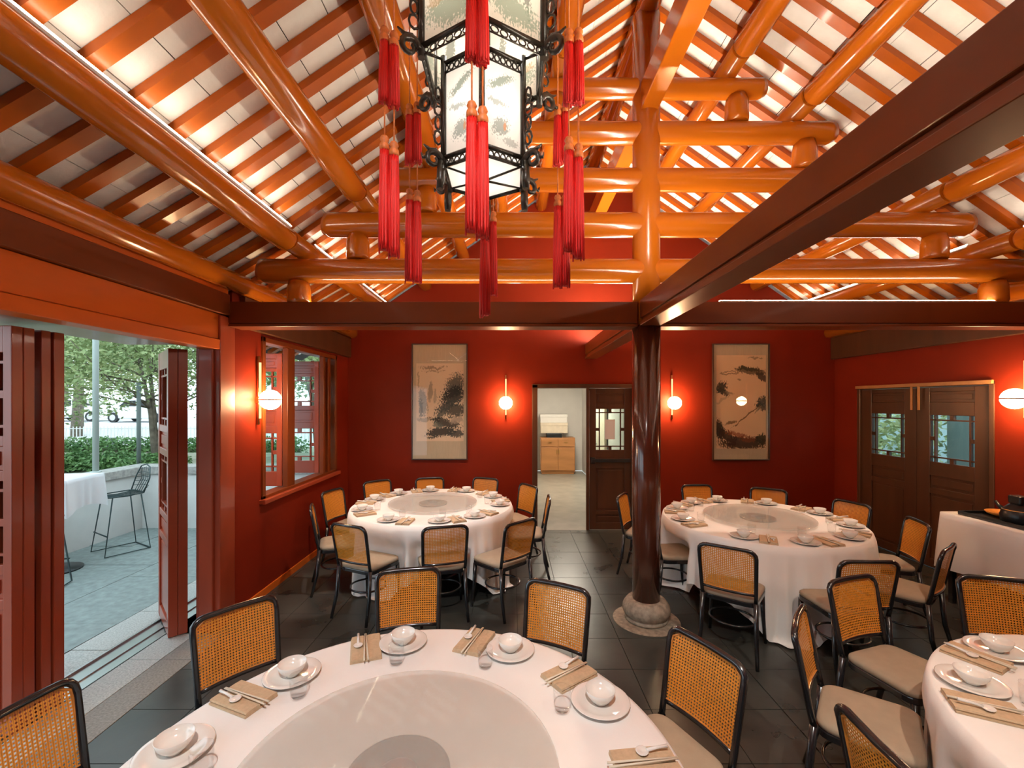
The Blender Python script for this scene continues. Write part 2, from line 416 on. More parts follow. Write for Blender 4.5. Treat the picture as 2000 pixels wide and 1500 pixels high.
# ------------------------------------------------------------------ ceiling: backing, rafters, tiles
b = MB()
for s in (-1, 1):
    o4 = 4.6
    for (oa, ob) in ((0, 3.07), (3.07, o4)):
        za, zb = rbot(oa)+.098, rbot(ob)+.098
        vs = []
        for y in (YF-.1, YB+.5):
            vs += [(RX+s*oa, y, za), (RX+s*ob, y, zb), (RX+s*ob, y, zb+.05), (RX+s*oa, y, za+.05)]
        b.add(vs, [(0,1,2,3),(7,6,5,4),(0,4,5,1),(1,5,6,2),(2,6,7,3),(3,7,4,0)])
ceiling = struct(obj('ceiling', b, MAT['dark']))
raf = {}
for s in (-1, 1):
    for key, (oa, ob) in (('u', (0.02, 3.09)), ('l', (3.05, 4.5))):
        m = MB(); vs = []
        za, zb = (rbot(oa), rbot(ob)) if key == 'u' else (rbot(3.07)+.585*.02, rbot(ob))
        for y in (-.04, .04):
            vs += [(s*oa, y, za), (s*ob, y, zb), (s*ob, y, zb+.055), (s*oa, y, za+.055)]
        m.add(vs, [(0,1,2,3),(7,6,5,4),(0,4,5,1),(1,5,6,2),(2,6,7,3),(3,7,4,0)])
        raf[s, key] = m.mesh('rafter', MAT['rafter'])
RYS = [1.938+.25*k for k in range(-15, 19)]
for s in (-1, 1):
    for y in RYS:
        for key in 'ul':
            if key == 'l' and s == 1 and y < 1: continue
            link('rafter', raf[s, key], ceiling, (RX, y, 0))
tl = []
for s in (-1, 1):
    for key, oa, ob, n in (('u', .03, 3.07, 14), ('l', 3.07, 4.45, 6)):
        sl = .6897 if key == 'u' else .585
        for i in range(n):
            oc = oa+(ob-oa)*(i+.5)/n; z = rbot(oc)+.059
            for k in range(len(RYS)+1):
                y = RYS[0]-.125+.25*k; x = RX+s*oc
                inview = 0
                if y > .4:
                    px, py = 1000+F*x/y, 787-F*(z-CAM_H)/y
                    if -20 < px < 2020 and -30 < py < 640 and oc < 4.2: inview = 1/y
                tl.append((-inview, s, key, x, y, z, sl, (ob-oa)/n))
tl.sort(key=lambda t: t[0])
tm = {}; rest = MB(); cnt = 0
for (iv, s, key, x, y, z, sl, dl) in tl:
    L = dl*sqrt(1+sl*sl)-.005; a = math.atan(sl)*s; w = .245
    def corner(u, v, t): return (u*cos(a)+t*sin(a), v, -u*sin(a)+t*cos(a))
    vs = [corner(u, v, t) for t in (0, .016) for (u, v) in ((-L/2,-w/2),(L/2,-w/2),(L/2,w/2),(-L/2,w/2))]
    fs = [(0,3,2,1),(4,5,6,7),(0,1,5,4),(1,2,6,5),(2,3,7,6),(3,0,4,7)]
    dz = random.uniform(0, .004)
    if cnt < 300 and iv < 0:
        if (s, key) not in tm: tm[s, key] = MB().add(vs, fs).mesh('roof_tile', MAT['tile'])
        o = link('roof_tile', tm[s, key], ceiling, (x, y, z+dz)); o.rotation_euler = (random.uniform(-.006, .006), random.uniform(-.006, .006), random.uniform(-.004, .004))
    else:
        rest.add([(p[0]+x, p[1]+y, p[2]+z+dz) for p in vs], fs)
    cnt += 1
o = obj('roof_tile_remainder', rest, MAT['tile'], ceiling); o['kind'] = 'stuff'

# ------------------------------------------------------------------ purlins
ORD = ['topmost', 'second from the ridge', 'third from the ridge', 'fourth from the ridge', 'lowest']
for s, side in ((-1, 'left'), (1, 'right')):
    for k, off in enumerate(OFFS):
        x = RX+s*off; z = zc(off)
        b = MB(); b.tube([(0, YF, 0), (0, 3.60, 0), (0, 3.625, 0), (0, 3.64, 0)], [.1, .1, .09, .06], 20)
        tag(obj('purlin', b, MAT['lacq'], None, (x, 0, z)), f'orange lacquered round purlin, {ORD[k]} on the {side} roof slope, near bay', 'purlin', 'near bay purlins')
        b = MB(); b.cyl((0, 3.655, 0), (0, YB, 0), .088, n=18)
        tag(obj('purlin', b, MAT['lacq'], None, (x, 0, z+.012)), f'round purlin, {ORD[k]} on the {side} slope, behind the roof truss', 'purlin', 'rear bay purlins')
    b = MB(); b.cyl((0, YF, 0), (0, YB, 0), .085, n=20)
    tag(obj('eave_purlin', b, MAT['lacq'], None, (RX+s*3.6, 0, zc(3.6))), f'long round eave purlin on top of the {side} wall beam', 'purlin')
b = MB(); b.cyl((0, YF, 0), (0, YB, 0), .1, n=20)
tag(obj('ridge_purlin', b, MAT['lacq'], None, (RX, 0, zc(0)-.02)), 'round ridge purlin along the top of the roof above the column', 'purlin')

# ------------------------------------------------------------------ roof truss
truss = thing('roof_truss', 'stepped truss of round orange beams and short posts around the column', 'truss', (RX, COLY, 0))
TB = [(3.08, 3.40, .108), (3.487, 2.83, .108), (3.885, 2.25, .1), (4.30, 1.64, .095), (4.69, 1.03, .085)]
for z, hl_, r in TB:
    b = MB(); b.tube([(-hl_, 0, z+.015), (-hl_+.05, 0, z), (hl_-.05, 0, z), (hl_, 0, z+.015)], [r*.9, r, r, r*.9], 24)
    obj('beam', b, MAT['lacq_x'], truss)
SO = [3.07, 2.55, 1.95, 1.4, .8]
zb = [2.79]+[t[0]+t[2]-.01 for t in TB[:4]]; zt = [t[0]-t[2]+.012 for t in TB]
for k in range(5):
    for s in (-1, 1):
        b = MB(); h = zt[k]-zb[k]
        b.lathe([(.092, 0), (.1, h*.15), (.098, h*.7), (.085, h)], 20, (s*SO[k], 0, zb[k]))
        obj('short_post', b, MAT['lacq_x'], truss)
# ------------------------------------------------------------------ tie beams and longitudinal beams
def tie(x0, x1, label):
    b = MB(); b.box(x0, x1, COLY-.09, COLY+.09, 2.605, 2.79); b.box(x0, x1, COLY-.08, COLY+.08, 2.597, 2.606); b.box(x0, x1, COLY-.095, COLY+.095, 2.575, 2.598)
    return tag(obj('tie_beam', b, MAT['beam'], bevel=.006), label, 'beam')
tie(XL+.02, RX-.1, 'brown rectangular tie beam spanning from the left wall to the column')
tie(RX+.1, XR, 'brown rectangular tie beam spanning from the column to the right wall')
def longb(y0, y1, label):
    b = MB(); b.box(RX-.085, RX+.085, y0, y1, 2.645, 2.80); b.box(RX-.07, RX+.07, y0, y1, 2.62, 2.646); b.box(RX-.088, RX+.088, y0, y1, 2.58, 2.621)
    return tag(obj('floor_beam', b, MAT['beam'], bevel=.005), label, 'beam')
longb(YF, COLY-.1, 'heavy brown beam running from the column towards the viewer at upper right').name = 'cross_beam'
longb(COLY+.1, YB, 'brown beam running from the column back to the red wall').name = 'cross_beam.001'
b = MB(); b.box(RX-.075, RX+.075, YF, COLY-.09, 4.45, 4.68)
tag(obj('ridge_tie_beam', b, MAT['lacq'], bevel=.008), 'bright orange rectangular beam high under the ridge, near bay', 'beam')
b = MB(); b.box(RX-.075, RX+.075, COLY+.09, YB, 4.45, 4.68)
tag(obj('ridge_tie_beam', b, MAT['lacq'], bevel=.008), 'bright orange rectangular beam under the ridge behind the truss', 'beam')
# right wall plate beam, left wall plate beam
b = MB(); b.box(XR-.06, XR+.02, COLY+.1, YB, 2.57, 2.9)
tag(obj('wall_plate', b, MAT['brown'], bevel=.006), 'dark wall plate beam above the brown double doors', 'beam')
b = MB(); b.box(XL-.02, XL+.05, COLY+.1, YB, 2.60, 2.88)
tag(obj('wall_plate', b, MAT['brown'], bevel=.006), 'dark wall plate beam above the window', 'beam')
# lintel stack over the folding doors
b = MB(); b.box(XL-.14, XL, YF, 3.70, 2.455, 2.665); struct(obj('trim_2', b, MAT['header'], bevel=.005))
b = MB(); b.box(XL-.13, XL+.012, YF, 3.70, 2.365, 2.450); b.box(XL-.12, XL-.01, YF, 3.7, 2.44, 2.46); struct(obj('trim_3', b, MAT['header'], bevel=.005))
b = MB(); b.box(XL-.14, XL+.035, YF, COLY-.09, 2.668, 2.85); struct(obj('trim_4', b, MAT['beam'], bevel=.006))
b = MB(); b.box(XL-.10, XL+.02, YF, COLY-.09, 2.853, 2.92); struct(obj('trim_5', b, MAT['header'], bevel=.004))
b = MB(); b.box(-3.2, XL-.14, YF, 3.62, 2.40, 2.46); struct(obj('trim_6', b, MAT['leaf']))
# jamb post between the doors and the red wall
b = MB(); b.box(-2.66, -2.455, 3.66, 3.86, 0, 2.66); b.box(-2.62, -2.50, 3.63, 3.67, 0, 2.37)
struct(obj('trim_7', b, MAT['leaf'], bevel=.008))

# ------------------------------------------------------------------ column
cl = thing('column', 'dark red round timber column on a rounded stone base between the tables', 'column', (RX, COLY, 0))
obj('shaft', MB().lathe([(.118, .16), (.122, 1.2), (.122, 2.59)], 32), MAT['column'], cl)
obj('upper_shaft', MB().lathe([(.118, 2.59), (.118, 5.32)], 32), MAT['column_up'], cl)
prof = [(.17, 0), (.185, .02), (.178, .035)]+[(.15+.055*sin(pi*(.12+.8*t)), .035+.15*t) for t in [k/10 for k in range(11)]]+[(.125, .19)]
obj('stone_base', MB().lathe(prof, 32), MAT['basestone'], cl)
obj('pale_disc', MB().lathe([(.29, .0005), (.285, .004)], 40), MAT['basestone'], cl)  # thin disc round the base, paler than the floor tiles

# ------------------------------------------------------------------ LED strips
def strip(p0, p1, label, tilt=0, w=.022, lm='led'):
    """thin profile with a glowing face, along p0-p1"""
    p0, p1 = Vector(p0), Vector(p1); L = (p1-p0).length
    o = thing('led_strip', label, 'light strip', (p0+p1)/2)
    d = (p1-p0).normalized(); o.rotation_euler = (0, tilt, math.atan2(d.y, d.x)) if abs(d.x) > .5 else (0, tilt, 0)
    if abs(d.x) > .5:
        obj('profile', MB().box(-L/2, L/2, -w*.7, w*.7, 0, .012), MAT['white'], o); obj('diffuser', MB().box(-L/2, L/2, -w/2, w/2, .012, .017), MAT[lm], o)
    else:
        obj('profile', MB().box(-w*.7, w*.7, -L/2, L/2, 0, .012), MAT['white'], o); obj('diffuser', MB().box(-w/2, w/2, -L/2, L/2, .012, .017), MAT[lm], o)
for s, side in ((-1, 'left'), (1, 'right')):
    x = RX+s*(3.07-.068); z = 3.28+.074
    strip((x, YF+.1, z), (x, 3.55, z), f'glowing LED strip on top of the lowest {side} purlin, near bay', -s*.85)
    strip((x, 4.0, z), (x, 6.4, z), f'glowing LED strip on top of the lowest {side} purlin, rear bay', -s*.85)
strip((XL+.55, COLY, 2.79), (RX-.2, COLY, 2.79), 'LED strip lying on the tie beam left of the column')
strip((RX+.62, COLY-.06, 2.79), (XR-.55, COLY-.06, 2.79), 'visible LED strip lying on the tie beam right of the column')

strip((RX, YF+.1, 2.80), (RX, 3.25, 2.80), 'LED strip hidden on top of the heavy beam at upper right', w=.03, lm='led_beam')
strip((RX, 4.4, 2.80), (RX, 6.4, 2.80), 'LED strip on top of the beam behind the column', w=.07, lm='led_beam')
# ------------------------------------------------------------------ panelled leaves with lattice glazing
def leaf(parent, name, w, h, t, bands, m, loc, rz, stile=.075, lattice=True, mp=None):
    """local X = width from the hinge, Y = thickness, Z = height. bands: list of (z0, z1, 'glass'|'panel') openings between rails"""
    mm = MAT[m]; b = MB()
    b.box(0, stile, 0, t, 0, h); b.box(w-stile, w, 0, t, 0, h)
    zs = [0]+[v for z0, z1, k in bands for v in (z0, z1)]+[h]
    for i in range(0, len(zs), 2):
        if zs[i+1]-zs[i] > .002: b.box(stile, w-stile, .002, t-.002, zs[i], zs[i+1])
    L = obj(name, b, mm, parent, loc, rz, bevel=.004)
    bar = MAT[mp or m]
    for z0, z1, k in bands:
        if k == 'panel':
            p = MB().box(stile, w-stile, t*.3, t*.7, z0, z1)
            iw = .03
            p.box(stile+iw, w-stile-iw, t*.18, t*.82, z0+iw, z1-iw)
            obj('panel', p, mm, L, bevel=.003)
        else:
            obj('pane', MB().box(stile, w-stile, t*.45, t*.55, z0, z1), MAT['pane'], L)
            if lattice:
                g = min(.055, (w-2*stile)*.16); u = .008; x0, x1 = stile, w-stile; cx, cz = (x0+x1)/2, (z0+z1)/2; cw = .022
                y0, y1 = t*.2, t*.8
                for q in ((x0+g-u, x0+g+u, z0, z1), (x1-g-u, x1-g+u, z0, z1), (x0, x1, z0+g-u, z0+g+u), (x0, x1, z1-g-u, z1-g+u),
                          (x0, x0+g, cz-cw, cz+cw), (x1-g, x1, cz-cw, cz+cw), (cx-cw, cx+cw, z0, z0+g), (cx-cw, cx+cw, z1-g, z1)):
                    obj('lattice_bar', MB().box(q[0], q[1], y0, y1, q[2], q[3]), bar, L)
    return L

# folding doors of the terrace opening
d3 = struct(link('door_3', None, None, (0, 0, 0)))
FB = [(.10, .72, 'panel'), (.78, .92, 'panel'), (.98, 1.46, 'glass'), (1.52, 1.66, 'panel'), (1.72, 2.2, 'glass')]
for y, t in ((2.495, .06), (2.558, .06), (2.655, .055), (2.727, .065)):
    leaf(d3, 'leaf', .56, 2.355, t, FB, 'leaf', (-3.43, y, .005), 0, .05)
for k in range(2):
    a = radians(135)
    ox, oy = -2.745+k*.047, 3.575+k*.047
    leaf(d3, 'leaf', .60, 2.355, .064, FB, 'leaf', (ox, oy, .005), a)

# window with open casements
w1 = struct(link('window_1', None, None, (0, 0, 0)))
fr = .05
b = MB(); b.box(XL-.12, XL+.02, WY0-.0, WY0+fr, WZ0, WZ1); b.box(XL-.12, XL+.02, WY1-fr, WY1, WZ0, WZ1); b.box(XL-.12, XL+.02, WY0, WY1, WZ1-fr, WZ1); b.box(XL-.12, XL+.02, WY0, WY1, WZ0, WZ0+.035)
obj('window_frame', b, MAT['beam'], w1, bevel=.005)
obj('window_sill', MB().box(XL-.2, XL+.06, WY0-.03, WY1+.03, WZ0-.04, WZ0+.004), MAT['leaf'], w1, bevel=.006)
for y0, y1 in ((4.77, 4.93), (5.68, 5.74), (5.82, 5.90)):
    obj('mullion', MB().box(XL-.045, XL+.012, y0, y1, WZ0+.03, WZ1-fr), MAT['beam'], w1, bevel=.006)
CB = [(.16, .58, 'glass'), (.66, .82, 'panel'), (.88, 1.26, 'glass'), (1.30, 1.40, 'panel')]
leaf(w1, 'casement', .52, 1.46, .045, CB, 'leaf', (XL-.06, 4.83, WZ0+.04), pi, .06)
leaf(w1, 'casement', .52, 1.46, .045, CB, 'leaf', (XL-.06, 5.74, WZ0+.04), pi, .06)
obj('pane', MB().box(XL-.09, XL-.084, 5.90, WY1-fr, WZ0+.03, WZ1-fr), MAT['pane'], w1)

# back double door: one leaf open into the hall, the other closed
d1 = struct(link('door_1', None, None, (0, 0, 0)))
b = MB(); b.box(DX0-.02, DX0+.06, YB-.02, YB+.2, 0, DZ); b.box(DX1-.04, DX1+.02, YB-.02, YB+.2, 0, DZ); b.box(DX0-.02, DX1+.02, YB-.02, YB+.2, DZ-.05, DZ+.01)
b.box(1.12, 1.16, YB-.01, YB+.05, 0, DZ-.05)
obj('door_frame', b, MAT['brown'], d1, bevel=.005)
DB = [(.10, .22, 'panel'), (.28, .92, 'panel'), (1.2, 1.82, 'glass'), (1.90, 2.05, 'panel')]
L = leaf(d1, 'leaf', .65, 2.13, .05, DB, 'brown', (1.16, YB+.02, .004), 0, .11)
obj('push_bar', MB().box(.04, .62, -.06, -.025, 1.02, 1.07).box(.03, .09, -.05, .0, 1.0, 1.09), MAT['blackp'], L, bevel=.004)
obj('paper_notice', MB().box(.245, .40, .018, .021, 1.36, 1.66), MAT['white'], L)
obj('edge_strip', MB().box(-.012, .012, -.012, .02, 0, 2.1), MAT['steel'], L)
L = leaf(d1, 'leaf', .65, 2.13, .05, DB, 'brown', (DX0+.04, YB+.22, .004), radians(88), .11)

# right double doors
d2 = struct(link('door_2', None, None, (0, 0, 0)))
b = MB(); b.box(XR-.01, XR+.2, RY0-.0, RY0+.05, 0, RZ); b.box(XR-.01, XR+.2, RY1-.05, RY1, 0, RZ); b.box(XR-.01, XR+.2, RY0, RY1, RZ-.04, RZ)
obj('door_frame', b, MAT['brown'], d2, bevel=.005)
obj('closer_rail', MB().box(XR-.035, XR-.01, RY0+.0, RY1, RZ-.03, RZ+.01), MAT['cabinet'], d2, bevel=.003)
for k in range(2):
    obj('pull_rod', MB().box(XR-.03, XR-.015, 5.17+k*.09, 5.19+k*.09, 1.83, RZ-.03), MAT['cabinet'], d2)
RB = [(.10, .86, 'panel'), (.93, 1.07, 'panel'), (1.23, 1.77, 'glass'), (1.92, 2.04, 'panel')]
lw = (RY1-RY0-.1)/2-.003
for k, y in enumerate((RY1-.05, RY1-.05-lw-.004)):
    leaf(d2, 'leaf', lw, RZ-.05, .05, RB, 'brown', (XR+.02, y, .004), -pi/2, .16)

# ------------------------------------------------------------------ wall lamps
def sconce(loc, rz, label):
    """local +Y points out of the wall"""
    o = thing('wall_lamp', label, 'lamp', loc, rz, 'globe wall lamps')
    obj('back_bar', MB().tube([(0, .02, -.24), (0, .02, .42)], .013, 10), MAT['brass'], o)
    obj('glow_tube', MB().tube([(0, .036, -.18), (0, .036, .36)], .011, 10), MAT['bar'], o)
    obj('mount', MB().box(-.02, .02, 0, .05, -.03, .03), MAT['brass'], o)
    g = obj('globe', MB().sphere((0, .135, 0), .098, 18, 12, .97), MAT['globe'], o)
    obj('brass_band', MB().lathe([(.0995, -.007), (.1015, 0), (.0995, .007)], 24, (0, .135, 0)), MAT['brass'], g)
sconce((-.092, YB, CAM_H), pi, 'white globe wall lamp between the left scroll and the doorway')
sconce((2.40, YB, CAM_H), pi, 'white globe wall lamp beside the column on the back wall')
sconce((XL, 4.205, CAM_H+.03), -pi/2, 'white globe wall lamp on the left wall beside the window')
sconce((XR, 4.09, CAM_H+.04), pi/2, 'white globe wall lamp right of the brown double doors')

# ------------------------------------------------------------------ scroll paintings
INK = (.03, .035, .035); GR = (.12, .15, .12)
p1 = painting_mat('ink_landscape', (.80,.62,.42), [
    (.30,.64,.05,.15,-6,(.30,.26,.20),.7,.9), (.40,.58,.04,.10,0,(.34,.29,.22),.6,.9), (.14,.50,.10,.18,12,(.26,.25,.20),.75,1.5), (.10,.42,.05,.14,0,(.14,.14,.12),.7,1.8), (.16,.28,.18,.03,0,(.30,.26,.20),.6,1.6),
    (.80,.70,.24,.15,35,(.10,.11,.10),.9,2.2), (.78,.58,.30,.12,15,INK,.9,2.3), (.66,.46,.30,.07,20,(.07,.08,.075),.9,2.2), (.82,.40,.26,.10,0,(.05,.06,.055),.9,2.2),
    (.55,.36,.22,.05,30,(.09,.10,.09),.85,2.2), (.62,.24,.34,.06,-8,INK,.9,2.2), (.85,.27,.16,.05,10,(.40,.33,.25),.8,1.6), (.52,.12,.34,.07,6,INK,.92,2.0), (.84,.10,.2,.06,0,(.06,.065,.06),.9,2.2), (.46,.21,.12,.05,0,GR,.8,2.0),
    (.36,.945,.26,.018,0,(.16,.12,.08),.6,4.0), (.36,.90,.20,.014,0,(.16,.12,.08),.5,4.0), (.05,.80,.016,.14,0,(.2,.16,.1),.5,4.0)], .05, 9)
p2_ = painting_mat('ink_rocks', (.84,.60,.37), [
    (.70,.835,.36,.045,-3,(.16,.12,.07),.9,1.5), (.66,.85,.28,.025,-2,(.07,.06,.04),.9,1.6), (.92,.77,.14,.05,-20,(.07,.06,.045),.95,1.6), (.26,.812,.20,.024,2,(.20,.13,.08),.85,.8), (.26,.814,.16,.012,2,(.84,.60,.37),.95,.3), (.46,.735,.04,.014,0,(.3,.2,.12),.8,1.0),
    (.10,.65,.13,.065,10,INK,.92,2.0), (.12,.61,.16,.04,-8,(.06,.06,.05),.9,2.0), (.26,.60,.10,.015,-10,(.3,.24,.16),.7,1.6), (.12,.52,.16,.015,20,(.45,.34,.22),.6,1.4), (.92,.50,.15,.06,15,INK,.92,2.0), (.94,.45,.14,.05,0,(.06,.06,.05),.9,2.0), (.84,.42,.08,.02,30,(.3,.24,.16),.7,1.6),
    (.60,.345,.34,.010,24,(.2,.12,.06),.9,1.2), (.30,.28,.12,.022,8,(.16,.11,.06),.85,1.4),
    (.06,.20,.16,.10,-40,(.03,.025,.02),.95,1.6), (.22,.13,.24,.07,-20,(.05,.03,.022),.95,1.8), (.55,.06,.56,.08,0,(.05,.03,.022),.95,1.8), (.42,.15,.24,.03,-6,(.30,.09,.04),.75,2.0), (.70,.10,.20,.035,4,(.22,.07,.035),.7,2.2), (.92,.10,.14,.06,0,(.05,.045,.03),.95,1.6),
    (.80,.975,.16,.010,0,(.16,.12,.08),.6,4.0)], .035, 10)
def scroll(x0, x1, z0, z1, pm, box, label):
    o = thing('scroll_painting', label, 'painting', ((x0+x1)/2, YB-.001, z0)); w = (x1-x0)/2; h = z1-z0
    b = MB(); f = .014
    b.box(-w, -w+f, -.045, 0, 0, h); b.box(w-f, w, -.045, 0, 0, h); b.box(-w+f, w-f, -.045, 0, 0, f); b.box(-w+f, w-f, -.045, 0, h-f, h)
    obj('frame', b, MAT['frame'], o)
    obj('silk_mount', MB().box(-w+f, w-f, -.02, -.005, f, h-f), MAT['silk'], o)
    a0, a1, c0, c1 = box
    q = MB(); q.quad((-w+2*w*a0, -.0215, h*c0), (-w+2*w*a1, -.0215, h*c0), (-w+2*w*a1, -.0215, h*c1), (-w+2*w*a0, -.0215, h*c1))
    obj('paper', q, pm, o)
    obj('glazing', MB().box(-w+f, w-f, -.034, -.031, f, h-f), MAT['glass'], o)
sx = lambda px, Y: (px-1000)/F*Y
sz = lambda py, Y: CAM_H+(787-py)/F*Y
scroll(sx(804,6.53), sx(913,6.53), sz(898,6.53), sz(671,6.53), p1, (.08,.93,.16,.83), 'framed ink scroll of dark misty trees and rocks, left of the doorway')
scroll(sx(1392,6.53), sx(1503,6.53), sz(899,6.53), sz(671,6.53), p2_, (.07,.94,.10,.90), 'framed ink scroll with red dark rocks, right of the column')

# ------------------------------------------------------------------ palace lantern
LX, LY = -.125, 2.0
lant = thing('palace_lantern', 'two-tier black hexagonal Chinese lantern with painted panes and red tassels', 'lantern', (LX, LY, 0))
def hexv(R, k, z, off=0): a = -pi/2+k*pi/3+off; return Vector((R*cos(a), R*sin(a), z))
pm_up = painting_mat('lantern_pane_painting', (.80,.74,.64), [(.30,.62,.26,.05,15,(.20,.24,.20),.7,2.2), (.72,.45,.08,.28,8,(.15,.18,.15),.8,2.4), (.5,.18,.5,.12,-6,(.22,.30,.22),.75,2.6), (.25,.30,.18,.04,0,(.45,.30,.15),.6,2.0)], .06, 7, .4)
pm_lo = painting_mat('lantern_lower_painting', (.84,.82,.78), [(.45,.72,.34,.05,16,(.16,.22,.18),.8,2.6), (.35,.50,.26,.03,-4,(.2,.25,.24),.7,2.6), (.45,.25,.22,.10,10,(.18,.22,.2),.75,2.6), (.7,.12,.2,.05,0,(.25,.28,.26),.6,2.6), (.55,.28,.04,.05,0,(.6,.25,.1),.7,1.0)], .05, 8, .4)
pm_bt = painting_mat('lantern_bottom_pane', (.86,.84,.80), [(.5,.5,.01,.01,0,(.5,.5,.5),.1,.1)], .01, 3, .7)
def tier(R, z0, z1, pm, pw):
    for k in range(6):
        a, c = hexv(R, k, z0), hexv(R, k, z1)
        obj('post', MB().tube([a-Vector((0,0,.05)), c+Vector((0,0,.03))], pw, 6), MAT['ebony'], lant)
        p, q = hexv(R*.985, k, z0), hexv(R*.985, k+1, z0); up = Vector((0,0,z1-z0))
        m = MB(); m.quad(p, q, q+up, p+up); obj('painted_pane', m, pm, lant)
        for zz in (z0, z1):
            A, B = hexv(R, k, zz), hexv(R, k+1, zz)
            obj('rail', MB().tube([A, B], pw*.85, 4), MAT['ebony'], lant)
            # pierced apron under each rail
            fr_ = MB(); n = 7
            for i in range(n):
                c0 = A.lerp(B, (i+.5)/n)-Vector((0,0,.026)); d = (B-A).normalized()*((B-A).length/n*.42)
                pts = [c0+d*cos(t)+Vector((0,0,.014))*sin(t) for t in [2*pi*j/8 for j in range(8)]]
                fr_.tube(pts, .0035, 4, closed=True)
            fr_.tube([A-Vector((0,0,.044)), B-Vector((0,0,.044))], .004, 4)
            obj('pierced_apron', fr_, MAT['ebony'], lant)
def scrollwork(R, k, z, size, down):
    """carved dragon-like bracket in the radial plane of corner k"""
    a = -pi/2+k*pi/3; rad = Vector((cos(a), sin(a), 0)); up = Vector((0,0,1)); o = hexv(R, k, z); m = MB()
    pts = []; rs = []
    for i in range(15):
        t = i/14; ang = pi*1.0-t*pi*2.3; rr = size*(.52-.34*t)
        pts.append(o+rad*(size*.55+rr*cos(ang))+up*(rr*sin(ang))); rs.append(size*(.20-.11*t))
    m.tube(pts, rs, 7)
    m.tube([o+rad*size*.1+up*size*.1, o+rad*size*.45+up*size*.55, o+rad*size*.8+up*size*.5, o+rad*size*1.15+up*size*.72], [size*.16, size*.15, size*.12, size*.04], 6)
    m.tube([o+rad*size*.9+up*size*.05, o+rad*size*1.2-up*size*.05, o+rad*size*1.28+up*size*.2], [size*.1, size*.09, size*.03], 6)
    if down:
        m.tube([o+rad*size*.1, o+rad*size*.12-up*down*.6, o+rad*size*.14-up*down], [size*.22, size*.26, size*.2], 7)
    obj('carved_bracket', m, MAT['ebony'], lant)
UZ0, UZ1, LZ0, LZ1 = 3.43, 3.98, 2.985, 3.395
tier(.30, UZ0, UZ1, pm_up, .017); tier(.20, LZ0, LZ1, pm_lo, .014)
for k in range(6):
    scrollwork(.305, k, UZ0-.02, .085, 0); scrollwork(.205, k, LZ0-.02, .075, .12); scrollwork(.30, k, UZ1+.04, .14, 0)
    # side fretwork along the posts
    for (R, z0, z1, wd) in ((.30, UZ0+.06, UZ0+.5, .05), (.20, LZ0+.05, LZ0+.30, .04)):
        a = -pi/2+k*pi/3; rad = Vector((cos(a), sin(a), 0)); m = MB(); n = int((z1-z0)/.055)
        for i in range(n):
            c0 = hexv(R, k, z0+(i+.5)*(z1-z0)/n)+rad*(wd*.65); h = (z1-z0)/n*.48; wv = wd*(.45-.12*(i % 2))
            m.tube([c0+rad*wv*cos(t)+Vector((0,0,1))*h*sin(t) for t in [2*pi*j/8 for j in range(8)]], .0055, 5, closed=True)
        obj('side_fretwork', m, MAT['ebony'], lant)
    p, q = hexv(.195, k, LZ0-.035), hexv(.195, k+1, LZ0-.035)
    obj('bottom_pane', MB().add([p, q, Vector((0,0,LZ0-.045))], [(0,1,2)], False, [[(0,0),(1,0),(.5,1)]]), pm_bt, lant)
    obj('bottom_bar', MB().tube([p, Vector((0,0,LZ0-.048))], .006, 5), MAT['ebony'], lant)
    obj('bottom_rail', MB().tube([p, q], .008, 5), MAT['ebony'], lant)
    # arm that carries the tassels
    P = hexv(.436, k, UZ1+.05)
    obj('arm', MB().tube([hexv(.28, k, UZ1+.02), hexv(.36, k, UZ1+.10), P], [.016, .013, .009], 7), MAT['ebony'], lant)
obj('crown', MB().lathe([(.33, UZ1+.03), (.30, UZ1+.06), (.20, UZ1+.10), (.12, UZ1+.2), (.05, UZ1+.26), (.02, UZ1+.30)], 6), MAT['ebony'], lant)
for k in range(6): obj('hanger', MB().tube([hexv(.29, k, UZ0-.02), hexv(.20, k, LZ1+.02)], .007, 5), MAT['ebony'], lant)
obj('hanging_rod', MB().cyl((0, 0, UZ1+.28), (0, 0, 4.42), .012, n=8), MAT['ebony'], lant)
def tassel_mesh(L, r):
    m = MB(); rng = random.Random(int(L*1000))
    m.lathe([(r*.7, 0), (r*.95, -L*.08), (r, -L*.5), (r*1.06, -L*.9), (r*.9, -L*.98), (.001, -L*.97)], 12)
    for i in range(14):
        a = 2*pi*i/14+rng.uniform(-.1, .1); rr = r*.95
        m.tube([(rr*.8*cos(a), rr*.8*sin(a), -.004), (rr*cos(a), rr*sin(a), -L*.5), (rr*1.1*cos(a), rr*1.1*sin(a), -L*rng.uniform(.95, 1.02))], r*.16, 4)
    return m.mesh('tassel', MAT['tassel'])
TMS, TML, TMC = tassel_mesh(.255, .021), tassel_mesh(.42, .021), tassel_mesh(.36, .022)
capm = MB(); capm.lathe([(.004, .058), (.014, .052), (.019, .04), (.013, .030), (.02, .018), (.021, .004), (.018, -.006)], 12); capm = capm.mesh('tassel_cap', MAT['tcap'])
def tassel(me, x, y, z, cord):
    o = link('tassel', me, lant, (x, y, z)); link('tassel_cap', capm, o)
    obj('cord', MB().tube([(0, 0, .05), (0, 0, .05+cord)], .0035, 5), MAT['tcap'], o)
for k in range(6):
    P = hexv(.436, k, 0); tg = Vector((-P.y, P.x, 0)).normalized()
    for s in (-1, 1):
        q = P+Vector((s*.0195, 0, 0))
        tassel(TMS, q.x, q.y, 3.39+random.uniform(-.012, .012), UZ1+.05-3.44)
        tassel(TML, q.x, q.y, 2.935+random.uniform(-.02, .02), .15)
tassel(TMC, 0, 0, 2.67, LZ0-.048-2.72)
